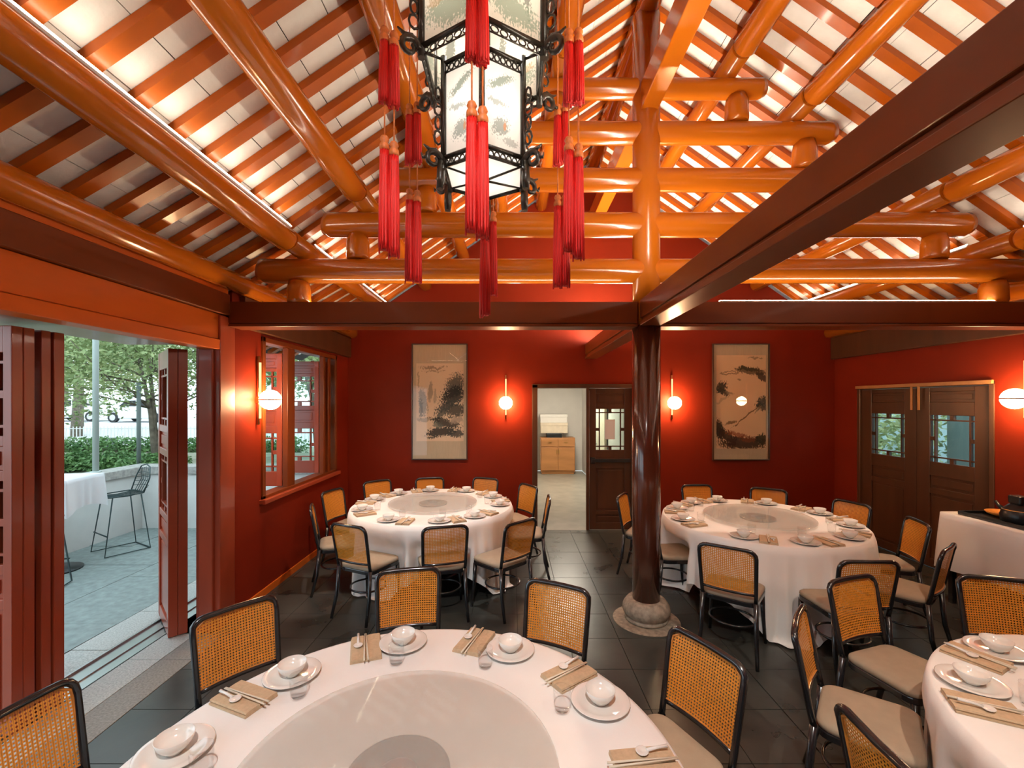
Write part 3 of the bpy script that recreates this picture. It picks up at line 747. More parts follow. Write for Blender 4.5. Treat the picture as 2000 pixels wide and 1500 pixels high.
for z, pw in ((3.20, LANTERN_W*.75), (3.72, LANTERN_W*1.3)):
    ld = bpy.data.lights.new('lantern_bulb', 'POINT'); ld.energy = pw; ld.color = (1, .93, .84); ld.shadow_soft_size = .06
    lo = bpy.data.objects.new('lantern_bulb', ld); COL.objects.link(lo); lo.parent = lant; lo.location = (0, 0, z)

# ------------------------------------------------------------------ added fill spotlights, out of sight, to brighten the tables
def fill_spot(loc, target, label, w=1.0, size=75, blend=.8, col=(1.0, .96, .91)):
    o = thing('fill_spotlight', label, 'fill_spotlight', loc)
    d = (Vector(target)-Vector(loc)).normalized(); o.rotation_euler = d.to_track_quat('-Z', 'Y').to_euler()
    obj('can', MB().lathe([(.03, .08), (.035, .075), (.035, -.02), (.028, -.02), (.028, .0)], 16), MAT['blackp'], o)  # fitting made up to house the added lamp
    obj('yoke', MB().tube([(.037, 0, .03), (.037, 0, .11), (-.037, 0, .11), (-.037, 0, .03)], .005, 6), MAT['blackp'], o)
    ld = bpy.data.lights.new('fill_bulb', 'SPOT'); ld.energy = FILL_SPOT_W*w; ld.color = col; ld.spot_size = radians(size); ld.spot_blend = blend; ld.shadow_soft_size = .03
    lo = bpy.data.objects.new('fill_bulb', ld); COL.objects.link(lo); lo.parent = o; lo.location = (0, 0, -.025)
# ------------------------------------------------------------------ chairs
def rounded(pts, r, n=5):
    out = []; m = len(pts)
    for i in range(m):
        p, a, c = Vector(pts[i]), Vector(pts[i-1]), Vector(pts[(i+1) % m])
        d1, d2 = (a-p).normalized(), (c-p).normalized()
        for k in range(n+1):
            t = k/n; q0 = p+d1*r; q1 = p+d2*r
            out.append((1-t)**2*q0+2*t*(1-t)*p+t*t*q1)
    return out
def bow(x, z): return -.205-.10*max(0, z-.44)/.42*.75-.022*(1-(x/.19)**2)   # back curves away behind the sitter
def make_chair():
    root = link('dining_chair', None)
    # seat frame and cushion
    base = rounded([(-.185,-.20), (.185,-.20), (.215,.175), (-.215,.175)], .07)
    b = MB(); b.poly_prism(base, lambda p: (p[0], p[1], .405), lambda p: (p[0], p[1], .44)); obj('seat_frame', b, MAT['black'], root, bevel=.006)
    b = MB(); n = len(base); rings = [(.97, .440), (1.0, .450), (.99, .466), (.93, .476), (.75, .481)]
    vs = [(p[0]*s, p[1]*s, z) for s, z in rings for p in base]; fs = []
    for i in range(len(rings)-1):
        for k in range(n): fs.append((i*n+k, i*n+(k+1) % n, (i+1)*n+(k+1) % n, (i+1)*n+k))
    fs.append(tuple((len(rings)-1)*n+k for k in range(n))); b.add(vs, fs, True); obj('seat_cushion', b, MAT['seat'], root)
    for s in (-1, 1):
        b = MB(); b.tube([(s*.205,.180,0), (s*.193,.160,.2), (s*.185,.150,.41)], [.012, .015, .019], 10); obj('leg', b, MAT['black'], root)
        b = MB(); b.tube([(s*.20,-.275,0), (s*.188,-.225,.2), (s*.182,-.203,.45)], [.013, .016, .018], 10); obj('leg', b, MAT['black'], root)
    # bent back frame
    pts = [(-.182,-.203,.44)]
    for z in (.52, .60, .68, .75, .79): pts.append((-.182-.012*(z-.44)/.4, bow(-.19, z), z))
    for t in (.25, .5, .75, 1): a = pi*(1-t/2); pts.append((-.139+.055*cos(a), bow(-.17, .79+.05*sin(a)), .795+.052*sin(a)))
    for x in (-.07, 0, .07): pts.append((x, bow(x, .85)+.012, .848))
    pts += [(-p[0], p[1], p[2]) for p in reversed(pts[:-3])]
    obj('back_frame', MB().tube(pts, .0145, 9), MAT['black'], root)
    obj('back_rail', MB().tube([(x, bow(x, .515), .515) for x in (-.18,-.12,-.06,0,.06,.12,.18)], .012, 8), MAT['black'], root)
    # cane panel on a curved grid with rounded upper corners
    nu, nv = 12, 10
    for nm, grow, th, mt in (('cane_panel', 0, .0, 'cane'),):
        vs = []; uvs = {}
        z0, z1, hw = .525, .838, .178
        for j in range(nv+1):
            z = z0+(z1-z0)*j/nv
            e = max(0, z-(z1-.05))/.05; w = hw-.05*(1-sqrt(max(0, 1-e*e)))
            for i in range(nu+1):
                x = -w+2*w*i/nu; vs.append((x, bow(x, z)+.002, z))
        fs = []; fu = []
        for j in range(nv):
            for i in range(nu):
                q = (j*(nu+1)+i, j*(nu+1)+i+1, (j+1)*(nu+1)+i+1, (j+1)*(nu+1)+i)
                fs.append(q); fu.append([(vs[k][0], vs[k][2]) for k in q])
        m = MB(); m.add(vs, fs, True, fu); pan = obj(nm, m, MAT[mt], root)
    edge = []
    for j in range(nv+1): edge.append(Vector(vs[j*(nu+1)]))
    for i in range(1, nu+1): edge.append(Vector(vs[nv*(nu+1)+i]))
    for j in range(nv-1, -1, -1): edge.append(Vector(vs[j*(nu+1)+nu]))
    for i in range(nu-1, 0, -1): edge.append(Vector(vs[i]))
    obj('cane_border', MB().tube(edge, .0055, 5, closed=True), MAT['caneframe'], pan)
    # bent ring stretcher and side rods
    obj('stretcher_ring', MB().tube([(.165*cos(t), -.03+.155*sin(t), .235) for t in [2*pi*k/28 for k in range(28)]], .0085, 6, closed=True), MAT['black'], root)
    return root
chair0 = make_chair()
used = [False]
def place_chair(c, ang, rb, label, group):
    th = radians(ang); r = rb-.24
    o = chair0 if not used[0] else copy_tree(chair0)
    used[0] = True
    o.location = (c[0]+r*sin(th), c[1]+r*cos(th), .001); o.rotation_euler = (0, 0, pi-th+random.uniform(-.04, .04))
    tag(o, label, 'chair', group)

# ------------------------------------------------------------------ tables
def cloth_mesh(rot, seed, seats, R=.9, h=1.36, top=.762):
    rng = random.Random(seed); N = 320; m = MB(); vs = []; fs = []
    ph = [rng.uniform(0, 6.28) for _ in range(4)]
    prof = [.0, .3, .6, .80, .88]
    for r in prof[1:]:
        for k in range(N): a = 2*pi*k/N; vs.append((r*cos(a), r*sin(a), top))
    rows = 14
    for i in range(rows+1):
        t = i/rows
        for k in range(N):
            a = 2*pi*k/N; q = max(abs(cos(a-rot)), abs(sin(a-rot))); L = min(h/q-R, .90)
            z = top-.012-L*t
            rip = .55*sin(34*a+ph[0]+1.5*sin(3*a))+.3*sin(23*a+ph[1])+.3*sin(51*a+ph[2])
            tt = min(1, t*1.6)
            rr = R+.006+ (.024*rip+.024)*tt+.02*t
            zf = max(0, min(1, (.66-z)/.14)); zf = zf*zf*(3-2*zf)
            for (sa, rb, _p) in seats:
                da = (pi/2-a-radians(sa)+pi) % (2*pi)-pi; w = abs(rr*sin(da))
                if abs(da) < .6 and w < .33:
                    lim = (rb-.24-.175-.018)/max(.6, cos(da)); k_ = max(0, min(1, (.33-w)/.09)); k_ = k_*k_*(3-2*k_)*zf
                    if lim < rr: rr += (lim-rr)*k_
            if z < .012: rr += (.012-z)*.35; z = .012+.004*max(0, sin(13*a+i))
            if i == 0: rr = R-.004; z = top-.004
            vs.append((rr*cos(a), rr*sin(a), z))
    nr = len(vs)//N
    for i in range(nr-1):
        for k in range(N): fs.append((i*N+k, i*N+(k+1) % N, (i+1)*N+(k+1) % N, (i+1)*N+k))
    vs.append((0, 0, top)); c = len(vs)-1
    for k in range(N): fs.append((c, (k+1) % N, k))
    fs = [tuple(reversed(f)) for f in fs]
    m.add(vs, fs, True); return m
def make_table(c, where, rot, seed, seats):
    t = thing('round_table', f'round pedestal table with steel foot under the {where} cloth', 'table', (c[0], c[1], 0))
    obj('tabletop', MB().lathe([(.885, .725), (.893, .735), (.893, .755), (.88, .759)], 48), MAT['brown'], t)
    obj('pedestal', MB().lathe([(.06, .05), (.06, .72), (.25, .725)], 24), MAT['steel'], t)
    obj('foot', MB().lathe([(.30, .002), (.30, .02), (.26, .035), (.07, .05)], 32), MAT['steel'], t)
    cl = obj('tablecloth', cloth_mesh(rot, seed, seats), MAT['cloth'], None, (c[0], c[1], 0)); tag(cl, f'white draped tablecloth with folds on the {where}', 'tablecloth', 'white round tablecloths')
    ls = thing('lazy_susan', f'round grey glass turntable in the middle of the {where}', 'turntable', (c[0], c[1], .764), 0, 'glass turntables')
    obj('base_ring', MB().lathe([(.155, 0), (.16, .004), (.16, .016), (.15, .018)], 40), MAT['turnhub'], ls)
    obj('hub_cap', MB().lathe([(.06, .0182), (.06, .0192)], 24), MAT['steel'], ls)
    obj('glass_disc', MB().lathe([(.492, .020), (.497, .023), (.497, .029), (.492, .032)], 72), MAT['turn'], ls)

# ------------------------------------------------------------------ table settings
plate_m = MB().lathe([(.055, 0), (.06, .002), (.085, .010), (.110, .016), (.112, .018), (.109, .0195), (.083, .0135), (.06, .006), (.001, .006)], 32).mesh('plate', MAT['china'])
bowl_m = MB().lathe([(.024, 0), (.026, .006), (.040, .016), (.052, .034), (.057, .052), (.0555, .053), (.049, .034), (.036, .018), (.001, .012)], 28).mesh('bowl', MAT['china'])
glass_m = MB().lathe([(.026, 0), (.029, .004), (.033, .05), (.034, .085), (.0325, .085), (.031, .05), (.027, .010), (.001, .009)], 20).mesh('tumbler', MAT['glass'])
nb = MB(); nb.box(-.068, .068, -.10, .10, 0, .007)
def napkin_fold(x0, x1, z, h):
    q = MB(); pts = [(x0, z), (x1, z), (x1+.003, z+h*.5), (x1, z+h), ((x0+x1)/2, z+h*1.12), (x0, z+h), (x0-.003, z+h*.5)]
    q.poly_prism(pts, lambda p: (p[0], -.10, p[1]), lambda p: (p[0], .10, p[1])); return q
nap0 = nb.mesh('napkin', MAT['linen']); nap1 = napkin_fold(-.064, -.008, .0075, .011).mesh('fold', MAT['linen']); nap2 = napkin_fold(.010, .062, .0075, .011).mesh('fold', MAT['linen'])
stick_m = MB().tube([(0, -.115, 0), (0, .115, 0)], [.0026, .0038], 6).mesh('stick', MAT['stick'])
sp = MB(); sp.lathe([(.001, -.004), (.012, -.003), (.019, .002), (.021, .006), (.019, .0065), (.001, .001)], 14)
sp.tube([(0, .014, .005), (0, .05, .011), (0, .085, .013)], [.006, .005, .006], 6); spoon_m = sp.mesh('soup_spoon', MAT['china'])
TZ = .763
def setting(c, ang, where, full=True):
    def at(a, r): t = radians(a); return c[0]+r*sin(t), c[1]+r*cos(t)
    rnd = random.uniform
    if full:
        x, y = at(ang+rnd(-1, 2), .765)
        tag(link('plate', plate_m, None, (x, y, TZ), rnd(0, 6)), f'round white plate at the {where}', 'plate', 'white plates')
        tag(link('bowl', bowl_m, None, (x, y, TZ+.0068), rnd(0, 6)), f'small white bowl on plate at the {where}', 'bowl', 'white bowls')
        x, y = at(ang-4+rnd(-1, 1), .615)
        tag(link('tumbler', glass_m, None, (x, y, TZ), 0), f'clear glass tumbler at the {where}', 'glass', 'glass tumblers')
    a = ang-13.5+rnd(-1, 1); x, y = at(a, .775); rz = pi-radians(a)+rnd(-.12, .12)
    n = link('napkin', nap0, None, (x, y, TZ), rz); tag(n, f'folded beige linen napkin at the {where}', 'napkin', 'folded napkins')
    link('fold', nap1, n); link('fold', nap2, n)
    k = thing('chopsticks', f'pair of chopsticks on napkin at the {where}', 'chopsticks', (x, y, TZ+.0235), rz, 'chopstick pairs')
    link('stick', stick_m, k, (-.005, .01, 0), .03); link('stick', stick_m, k, (.006, .01, 0), -.02)
    q = Vector((.034, .0, 0)); q.rotate(Matrix.Rotation(rz, 3, 'Z'))
    tag(link('soup_spoon', spoon_m, None, (x+q.x, y+q.y, TZ+.0245), rz+pi), f'white soup spoon on napkin at the {where}', 'spoon', 'white soup spoons')

TABLES = [
 ((-.35, 1.33), 'foreground table', .9, 1, [
   (-83, 1.36, 'far left seat'), (-49, 1.40, 'seat nearest the open doors'), (-12, 1.44, 'back middle seat'), (26.5, 1.33, 'back right seat'), (64, 1.30, 'right-hand seat')]),
 ((-.90, 4.96), 'left rear table', .25, 2, [
   (24, 1.27, 'back right seat'), (59, 1.27, 'seat nearest the doorway'), (93, 1.28, 'side seat in the aisle'), (137, 1.40, 'front right seat'), (165, 1.22, 'front middle seat'),
   (204, 1.25, 'front left seat'), (247, 1.22, 'seat nearest the left wall'), (285, 1.30, 'side seat under the window'), (316, 1.33, 'back left corner seat'), (348, 1.20, 'back middle seat')]),
 ((2.45, 4.34), 'right rear table', .55, 3, [
   (-3, 1.26, 'back left seat'), (35, 1.24, 'back middle seat'), (75, 1.2, 'back right seat'), (109, 1.24, 'seat nearest the double doors'), (146, 1.33, 'front right seat'),
   (182, 1.38, 'front middle seat'), (218, 1.38, 'front left seat'), (265, 1.10, 'seat just behind the column'), (301, 1.33, 'left rear seat in the aisle')]),
 ((2.46, 1.28), 'lower right table', .2, 4, [
   (-86, 1.27, 'nearest seat'), (-49, 1.32, 'left seat'), (-16, 1.38, 'back left seat'), (20, 1.40, 'back right seat')]),
]
for c, where, rot, seed, seats in TABLES:
    make_table(c, where, rot, seed, seats)
    for (a, rb, ph) in seats:
        place_chair(c, a, rb, f'black framed cane-back chair at the {ph}, {where}', 'cane-back dining chairs')
        if seed == 4 and a not in (-49, -16): continue
        setting(c, a, f'{ph}, {where}')
setting(TABLES[0][0], 101, 'cropped bottom right place, foreground table', False)
setting(TABLES[2][0], 330, 'chairless place nearest the column, right rear table')

# invented spotlights that brighten the tables
fill_spot((-.14, -.6, 4.30), (-.35, 1.5, .76), 'added unseen spotlight on a left slope purlin above the viewer', 1.35)
fill_spot((1.9, .1, 4.70), (2.4, 1.4, .76), 'added unseen spotlight on a right slope purlin above the viewer', 1.0, col=(1.0, .86, .70))
fill_spot((-.72, 3.98, 3.9), (-.9, 4.96, .76), 'added unseen spotlight behind the truss above the left rear table', .8, 80)
fill_spot((3.1, 3.98, 3.9), (2.45, 4.4, .76), 'added unseen spotlight behind the truss above the right rear table', .5, 80, col=(1.0, .86, .70))

# ------------------------------------------------------------------ sideboard with cloth at the right wall
t = thing('side_table', 'long side table under a cloth against the right wall', 'table', (4.48, 3.2, 0))
obj('tabletop', MB().box(-.30, .30, -1.05, 1.02, .82, .85), MAT['brown'], t)
for x in (-.26, .26):
    for y in (-1.0, .97): obj('leg', MB().box(x-.02, x+.02, y-.02, y+.02, 0, .82), MAT['black'], t)
m = MB(); vs = []; fs = []
ring = rounded([(-.315,-1.07), (.315,-1.07), (.315,1.04), (-.315,1.04)], .05, 8)
dense = []
for i in range(len(ring)):
    a, c = ring[i], ring[(i+1) % len(ring)]; k = max(1, int((c-a).length/.05))
    for j in range(k): dense.append(a.lerp(c, j/k))
n = len(dense); rows = 10
for i in range(rows+1):
    t_ = i/rows
    for k, p in enumerate(dense):
        nrm = Vector((p.x/.315, p.y/1.05)); s = sin(k*.55)*.010+sin(k*.23+1)*.012
        corner = max(0, (abs(p.x)/.315+abs(p.y)/1.05)-1.55)
        d = (.01+s*t_+.10*corner*t_*(1-.3*t_)); L = .52+.03*sin(k*.1)
        q = p+Vector((math.copysign(d, p.x) if abs(p.x) > .25 else 0, math.copysign(d, p.y) if abs(p.y) > .98 else 0))
        vs.append((q.x, q.y, .856-L*t_))
for i in range(rows):
    for k in range(n): fs.append((i*n+k, (i+1)*n+k, (i+1)*n+(k+1) % n, i*n+(k+1) % n))
fs.append(tuple(range(n))); m.add(vs, fs, True)
tag(obj('tablecloth', m, MAT['cloth'], None, (4.48, 3.2, 0)), 'white cloth hanging over the side table at the right wall', 'tablecloth')
tr_ = thing('serving_tray', 'flat black tray on the side table by the right wall', 'tray', (4.50, 3.78, .857))
obj('tray_base', MB().box(-.26, .26, -.42, .36, 0, .012), MAT['blackp'], tr_, bevel=.004)
b = MB(); b.box(-.26, -.25, -.42, .36, .012, .035); b.box(.25, .26, -.42, .36, .012, .035); b.box(-.25, .25, -.42, -.41, .012, .035); b.box(-.25, .25, .35, .36, .012, .035)
obj('tray_rim', b, MAT['blackp'], tr_)
d = obj('wooden_dish', MB().lathe([(.08, 0), (.13, .02), (.145, .04), (.138, .04), (.12, .022), (.001, .012)], 28), MAT['orange'], None, (4.55, 4.0, .8695)); tag(d, 'shallow orange wooden dish on the black tray', 'dish')
k = thing('kettle', 'black kettle with a square lid on the tray at the right edge', 'kettle', (4.43, 3.80, .8695))
obj('kettle_body', MB().lathe([(.10, 0), (.115, .01), (.12, .06), (.105, .11), (.07, .15), (.05, .165)], 28), MAT['blackp'], k)
obj('kettle_lid', MB().box(-.05, .05, -.05, .05, .165, .235), MAT['blackp'], k, bevel=.01)
obj('spout', MB().tube([(0, .10, .08), (0, .16, .11), (0, .19, .15)], [.022, .016, .012], 10), MAT['blackp'], k)
obj('kettle_band', MB().lathe([(.1065, .106), (.108, .11), (.1045, .114)], 28), MAT['brass'], k)

# ------------------------------------------------------------------ hall furniture
cb = thing('cabinet', 'warm wooden two-door cabinet at the end of the pale hall', 'cabinet', (1.235, 11.9, 0))
obj('carcass', MB().box(-.46, .46, -.2, .25, .06, .98).box(-.44, .44, -.18, .25, 0, .06), MAT['cabinet'], cb, bevel=.006)
for s in (-1, 1):
    for z0, z1, nm in ((.10, .72, 'door'), (.745, .95, 'drawer')):
        x0, x1 = (-.445, -.005) if s < 0 else (.005, .445)
        q = obj(nm, MB().box(x0, x1, -.222, -.2, z0, z1), MAT['cabinet'], cb, bevel=.004)
        obj('handle', MB().box(s*.03-.015, s*.03+.015, -.24, -.222, z1-.16, z1-.06) if nm == 'door' else MB().box(s*.22-.05, s*.22+.05, -.24, -.222, .84, .86), MAT['brass'], q)
tag(obj('storage_box', MB().box(-.36, .36, -.15, .2, 0, .27).box(-.37, .37, -.16, .21, .2, .28), MAT['box'], None, (1.14, 11.9, 1.10), bevel=.006), 'lower cream storage box on the hall cabinet', 'box')
tag(obj('storage_box', MB().box(-.36, .36, -.15, .2, 0, .22).box(-.37, .37, -.16, .21, .15, .23), MAT['wallin'], None, (1.13, 11.9, 1.381), bevel=.006), 'upper white storage box on the hall cabinet', 'box')
tag(obj('cash_tray', MB().box(-.2, .2, -.16, .16, 0, .10).box(-.18, .18, -.14, .14, .1, .119), MAT['blackp'], None, (1.14, 11.86, .981), bevel=.004), 'flat black tray box between cabinet and storage boxes', 'box')
dr = thing('hall_door', 'pale wooden door standing open at the right side of the hall', 'door', (1.93, 9.0, 0))
obj('door_panel', MB().box(-.025, .025, -.02, .8, .01, 2.05), MAT['box'], dr, bevel=.004)
obj('handle', MB().tube([(-.03, .72, 1.0), (-.08, .72, 1.0), (-.08, .60, 1.0)], .01, 8), MAT['steel'], dr)
# ------------------------------------------------------------------ outside: parapet
par = MB(); par.box(-5.9, -5.66, -3, 6.66, -.05, .83); par.box(-5.9, -2.70, 6.66, 6.9, -.05, .83)
struct(obj('wall_parapet', par, MAT['render_w'])); wp = bpy.data.objects['wall_parapet']
y = -3.0
while y < 6.6:
    obj('cap_stone', MB().box(-5.94, -5.62, y+.004, min(6.6, y+1.1)-.004, .83, .95), MAT['stone'], wp, bevel=.01); y += 1.1
x = -5.94
while x < -2.75:
    obj('cap_stone', MB().box(x+.004, min(-2.70, x+1.0)-.004, 6.62, 6.94, .83, .95), MAT['stone'], wp, bevel=.01); x += 1.0
# terrain beyond
ys = [6.9, 11, 15, 18, 26, 60]; zs = [.72, .66, .15, .1, .66, .9]
b = MB(); vs = []
for yy, zz in zip(ys[:4], zs[:4]): vs += [(-70, yy, zz), (-2.7, yy, zz)]
b.add(vs, [(2*i, 2*i+1, 2*i+3, 2*i+2) for i in range(3)])
b.add([(-70, -6, .6), (-5.9, -6, .6), (-5.9, 6.9, .72), (-70, 6.9, .72)], [(0, 1, 2, 3)])
struct(obj('ground_garden', b, MAT['soil']))
b = MB(); vs = []
for yy, zz in zip(ys[3:], zs[3:]): vs += [(-90, yy, zz), (-2.7, yy, zz)]
b.add(vs, [(2*i, 2*i+1, 2*i+3, 2*i+2) for i in range(2)]); struct(obj('ground_road', b, MAT['road']))
# poles on the parapet
for px, w, m, lab, z1 in ((187, .036, 'pole', 'pale grey pole standing on the parapet wall', 4.6), (271, .03, 'utility', 'short dark green post behind the parapet corner', 2.25)):
    Y = 6.2 if px == 187 else 7.2; X = (px-1000)/F*Y; z0 = .95 if px == 187 else .70
    if px == 187: X = -5.78; Y = -5.78*F/(187-1000)
    tag(obj('garden_pole', MB().cyl((0,0,0), (0,0,z1-z0), w, n=12).lathe([(w*1.8, 0), (w*1.8, .015), (w, .02)], 12), MAT[m], None, (X, Y, z0)), lab, 'pole')
# white picket fence
fc = thing('picket_fence', 'low white metal fence with thin bars beyond the hedge', 'fence', (-15, 17.6, .1))
for z in (.12, .76): obj('rail', MB().box(-7, 7, -.015, .015, z, z+.03), MAT['white'], fc)
bm_ = MB().box(-.012, .012, -.012, .012, .03, .86).mesh('picket', MAT['white'])
for i in range(100): link('picket', bm_, fc, (-6.95+i*.14, 0, 0))
ub = thing('utility_box', 'slatted grey green metal box by the white fence', 'box', (-15.6, 16.6, .12))
obj('housing', MB().box(-.4, .4, -.2, .2, 0, .46), MAT['utility'], ub, bevel=.01)
for i in range(7): obj('slat', MB().box(-.36+i*.105, -.30+i*.105, -.225, -.2, .04, .42), MAT['pole'], ub)
# parked cars
def car(loc, rz, label):
    o = thing('parked_car', label, 'car', loc, rz, 'parked cars')
    prof = [(-2.15,.35),(-2.2,.75),(-1.9,.95),(-1.2,1.0),(-.6,1.45),(.9,1.48),(1.7,1.02),(2.15,.9),(2.2,.4),(2.1,.25),(-2.1,.25)]
    b = MB(); b.poly_prism(prof[::-1], lambda p: (p[0], -.85, p[1]), lambda p: (p[0], .85, p[1])); obj('body', b, MAT['carw'], o, bevel=.06)
    for s in (-1, 1):
        w_ = [(-1.0,1.03),(-.52,1.38),(.12,1.40),(.12,1.03)]; b = MB(); b.poly_prism(w_, lambda p: (p[0], s*.85, p[1]), lambda p: (p[0], s*.862, p[1])); obj('window', b, MAT['blackp'], o)
        w_ = [(.2,1.03),(.2,1.40),(.8,1.40),(1.4,1.06)]; b = MB(); b.poly_prism(w_, lambda p: (p[0], s*.85, p[1]), lambda p: (p[0], s*.862, p[1])); obj('window', b, MAT['blackp'], o)
        for x in (-1.35, 1.35):
            w = obj('wheel', MB().cyl((x, s*.72, .32), (x, s*.9, .32), .32, n=24), MAT['tyre'], o)
            obj('hubcap', MB().cyl((x, s*.9, .32), (x, s*.915, .32), .19, n=16), MAT['steel'], w)
car((-29.2, 29.5, .69), .05, 'white car parked far away behind the trees on the left')
car((-24.0, 28.5, .67), -.03, 'white car parked far away nearer the tree trunk')
# trees
def leaves(m, c, R, n, s, rng, flat=.75):
    for _ in range(n):
        d = Vector((rng.gauss(0,1), rng.gauss(0,1), rng.gauss(0,1))).normalized()*R*rng.random()**.4; d.z *= flat
        p = c+d; a = Vector((rng.gauss(0,1), rng.gauss(0,1), rng.gauss(0,.6))).normalized(); b_ = a.cross(Vector((rng.gauss(0,1), rng.gauss(0,1), rng.gauss(0,1)))).normalized()
        q = s*rng.uniform(.6, 1.3)
        m.add([p-a*q, p+b_*q*.45, p+a*q, p-b_*q*.45], [(0,1,2,3)])
def tree(base, h, spread, seed, fm, label, nleaf, ls, stems=1, name='garden_tree', droop=0):
    rng = random.Random(seed); o = thing(name, label, 'tree', base, 0, 'garden trees')
    tr = MB(); tips = []
    for s in range(stems):
        a = rng.uniform(0, 6.28); lean = .25*spread if stems > 1 else .06*spread
        p0 = Vector((0, 0, -.1)); p1 = Vector((cos(a)*lean*.3, sin(a)*lean*.3, h*.3)); p2 = Vector((cos(a)*lean, sin(a)*lean, h*.62))
        r = .02*h/(stems**.5)
        tr.tube([p0, p1, p2], [r*1.5, r, r*.6], 8)
        for k in range(9):
            t = rng.uniform(.35, 1); st = p1.lerp(p2, max(0, (t-.35)/.65)); b_ = rng.uniform(0, 6.28); L = spread*rng.uniform(.5, 1.0)
            mid = st+Vector((cos(b_)*L*.5, sin(b_)*L*.5, h*rng.uniform(.05, .16))); e = st+Vector((cos(b_)*L, sin(b_)*L, h*rng.uniform(.02, .34)-droop*rng.random()))
            tr.tube([st, mid, e], [r*.5, r*.3, r*.1], 5); tips += [e, mid.lerp(e, .5)]
        tips.append(Vector((p2.x, p2.y, h*.85)))
    obj('trunk', tr, MAT['bark'], o)
    fo = MB()
    for c in tips: leaves(fo, c, spread*.42, nleaf//len(tips), ls, rng)
    f = obj('foliage', fo, MAT[fm], o); f['kind'] = 'stuff'
tree((-6.62, 8.1, .70), 3.4, 1.9, 11, 'leafg', 'multi-stemmed green tree just behind the parapet corner', 15000, .042, 3)
tree((-11.0, 9.6, .66), 4.6, 2.6, 12, 'leafy', 'leafy yellow green tree left of the grey pole', 15000, .05, 1)
tree((-15.5, 13.5, .3), 6.5, 3.2, 13, 'leafg', 'green tree in front of the white fence', 12000, .07, 1)
tree((-21, 21, .3), 8.5, 4.5, 14, 'leafy', 'tall pale green tree across the road', 8000, .13, 1)
tree((-13, 24, .5), 8.5, 4.5, 15, 'leafg', 'dark green tree far behind the parapet', 7000, .13, 1)
tree((-34, 33, .7), 11, 6.0, 16, 'leafy', 'very tall tree behind the parked cars', 7000, .2, 1)
tree((-26, 38, .8), 12, 7.0, 17, 'leafg', 'broad tree at the far end of the road', 7000, .2, 1)
tree((-4.2, 9.5, .68), 4.2, 1.7, 18, 'leafg', 'green tree seen through the red window', 6000, .06, 2)
tree((-5.5, 13.0, .4), 6, 2.6, 19, 'leafg', 'dense green tree behind the window tree', 7000, .09, 1)
# hedge shrubs
rng = random.Random(5)
HL = ['at the left behind the patio table', 'left of the grey pole', 'right of the grey pole', 'behind the wire stool', 'left of the dark green post', 'below the tree trunk']
for i, (px, Y) in enumerate(((120, 7.6), (165, 7.9), (215, 7.7), (245, 7.8), (285, 7.5), (320, 7.7))):
    X = (px-1000)/F*Y; o = thing('low_shrub', f'low green shrub {HL[i]}', 'shrub', (X, Y, .70), 0, 'low shrubs')
    st = MB(); fo = MB()
    for k in range(5): a = k*1.26; st.tube([(0,0,-.02), (.12*cos(a), .12*sin(a), .16), (.22*cos(a), .22*sin(a), .3)], [.01, .007, .003], 5)
    obj('stems', st, MAT['bark'], o)
    leaves(fo, Vector((0,0,.16)), .42, 1500, .035, rng, .45); f = obj('foliage', fo, MAT['hedge'], o); f['kind'] = 'stuff'
o = thing('clipped_hedge', 'long clipped green hedge in front of the white fence', 'hedge', (-12.5, 14.0, .15))
fo = MB()
for i in range(24): leaves(fo, Vector((-6+i*.5, 0, .35)), .5, 420, .06, rng, .7)
f = obj('foliage', fo, MAT['hedge'], o); f['kind'] = 'stuff'
obj('stems', MB().box(-6.2, 5.7, -.06, .06, 0, .3), MAT['bark'], o)

# ------------------------------------------------------------------ patio bar table and wire stools
TX, TY = -5.22, 4.97
t = thing('bar_table', 'square bar-height patio table beneath a white cloth', 'table', (TX, TY, 0), radians(12))
obj('tabletop', MB().box(-.29, .29, -.29, .29, 1.03, 1.06), MAT['brown'], t)
obj('pedestal', MB().cyl((0,0,.02), (0,0,1.03), .035, n=14), MAT['blackp'], t)
obj('foot', MB().lathe([(.24, 0), (.24, .015), (.04, .03)], 24), MAT['blackp'], t)
m = MB(); vs = []; fs = []; n = 96; rows = 8
for i in range(rows+1):
    u = i/rows
    for k in range(n):
        a = 2*pi*k/n; q = max(abs(cos(a)), abs(sin(a))); r = .30/q; c_ = (1/q-1)/.414
        L = .33+.08*c_; rr = r+.012*u*sin(k*.9)+.05*u*c_
        vs.append((rr*cos(a), rr*sin(a), 1.065-L*u))
for i in range(rows):
    for k in range(n): fs.append((i*n+k, (i+1)*n+k, (i+1)*n+(k+1) % n, i*n+(k+1) % n))
fs.append(tuple(range(n))); m.add(vs, fs, True)
tag(obj('tablecloth', m, MAT['cloth_out'], None, (TX, TY, 0), radians(12)), 'white cloth with hanging corners on the patio bar table', 'tablecloth')
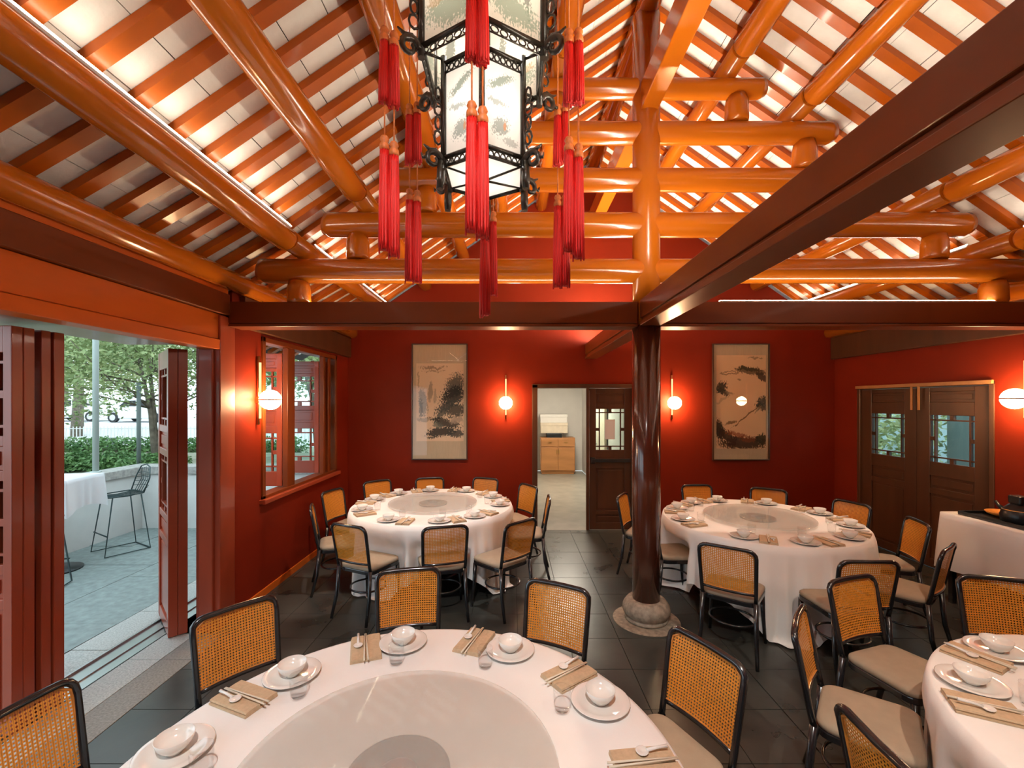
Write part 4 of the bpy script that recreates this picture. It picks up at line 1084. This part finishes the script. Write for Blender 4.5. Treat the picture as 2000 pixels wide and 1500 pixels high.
def stool(loc, rz, label):
    o = thing('wire_bar_stool', label, 'stool', loc, rz, 'wire bar stools')
    w = .008
    for s in (-1, 1):   # sled legs
        obj('leg_frame', MB().tube([(s*.17,.15,.72), (s*.22,.24,.012), (s*.22,-.22,.012), (s*.17,-.14,.72)], w, 6), MAT['wire'], o)
    obj('foot_rail', MB().tube([(-.215,.215,.26), (.215,.215,.26)], w, 6), MAT['wire'], o)
    obj('base_rail', MB().tube([(-.22,-.22,.012), (.22,-.22,.012)], w, 6), MAT['wire'], o)
    obj('seat_ring', MB().tube(rounded([(-.2,-.18,.74), (.2,-.18,.74), (.2,.2,.73), (-.2,.2,.73)], .08), w, 6, closed=True), MAT['wire'], o)
    for i in range(9):
        x = -.16+i*.04; obj('seat_wire', MB().tube([(x,.2,.73), (x,.0,.715), (x,-.18,.74)], .004, 5), MAT['wire'], o)
    obj('back_hoop', MB().tube([(-.19,-.16,.74), (-.2,-.22,.93), (-.13,-.25,1.06), (0,-.26,1.09), (.13,-.25,1.06), (.2,-.22,.93), (.19,-.16,.74)], w, 6), MAT['wire'], o)
    for i in range(5):
        z = .80+i*.055; k = .185-.02*i*(i > 3); obj('back_wire', MB().tube([(-k-.01,-.19-.012*i,z), (-.08,-.25-.006*i,z+.012), (.08,-.25-.006*i,z+.012), (k+.01,-.19-.012*i,z)], .004, 5), MAT['wire'], o)
    for i in range(5):
        x = -.12+i*.06; obj('back_wire', MB().tube([(x,-.175,.74), (x,-.25,.9), (x,-.255,1.06-.4*abs(x)*.5)], .004, 5), MAT['wire'], o)
stool((-5.07, 5.66, .0), radians(150), 'dark wire bar stool standing clear at the corner of the patio table')
stool((-4.84, 4.36, .0), radians(20), 'dark wire bar stool partly hidden by the folded door leaves')

# ------------------------------------------------------------------ outside the right double doors
struct(obj('ground_right', MB().box(XR+.2, 14, -3, 12, -.12, -.02), MAT['paver']))
b = MB(); b.box(9.2, 9.4, -1, 12, 0, 3.2); struct(obj('wall_courtyard', b, MAT['bluegrey']))
b = MB().box(-.18, .18, -.18, .18, 0, 3.0).box(-.24, .24, -.24, .24, 0, .2)
tag(obj('courtyard_post', b, MAT['utility'], None, (7.4, 7.05, -.02), bevel=.01), 'dark grey courtyard post seen through the right door pane', 'post')
for i, (x, y_) in enumerate(((7.0, 8.3), (7.7, 11.0))):
    o = thing('courtyard_shrub', ['pale leafy shrub seen through the left door pane', 'leafy shrub farther back in the courtyard'][i], 'shrub', (x, y_, -.02))
    fo = MB(); leaves(fo, Vector((0,0,1.4)), 1.1, 2500, .07, rng, 1.1); f = obj('foliage', fo, MAT['leafy'], o); f['kind'] = 'stuff'
    obj('stems', MB().tube([(0,0,0), (.05,0,.6), (0,.1,1.3)], [.04, .03, .02], 7), MAT['bark'], o)
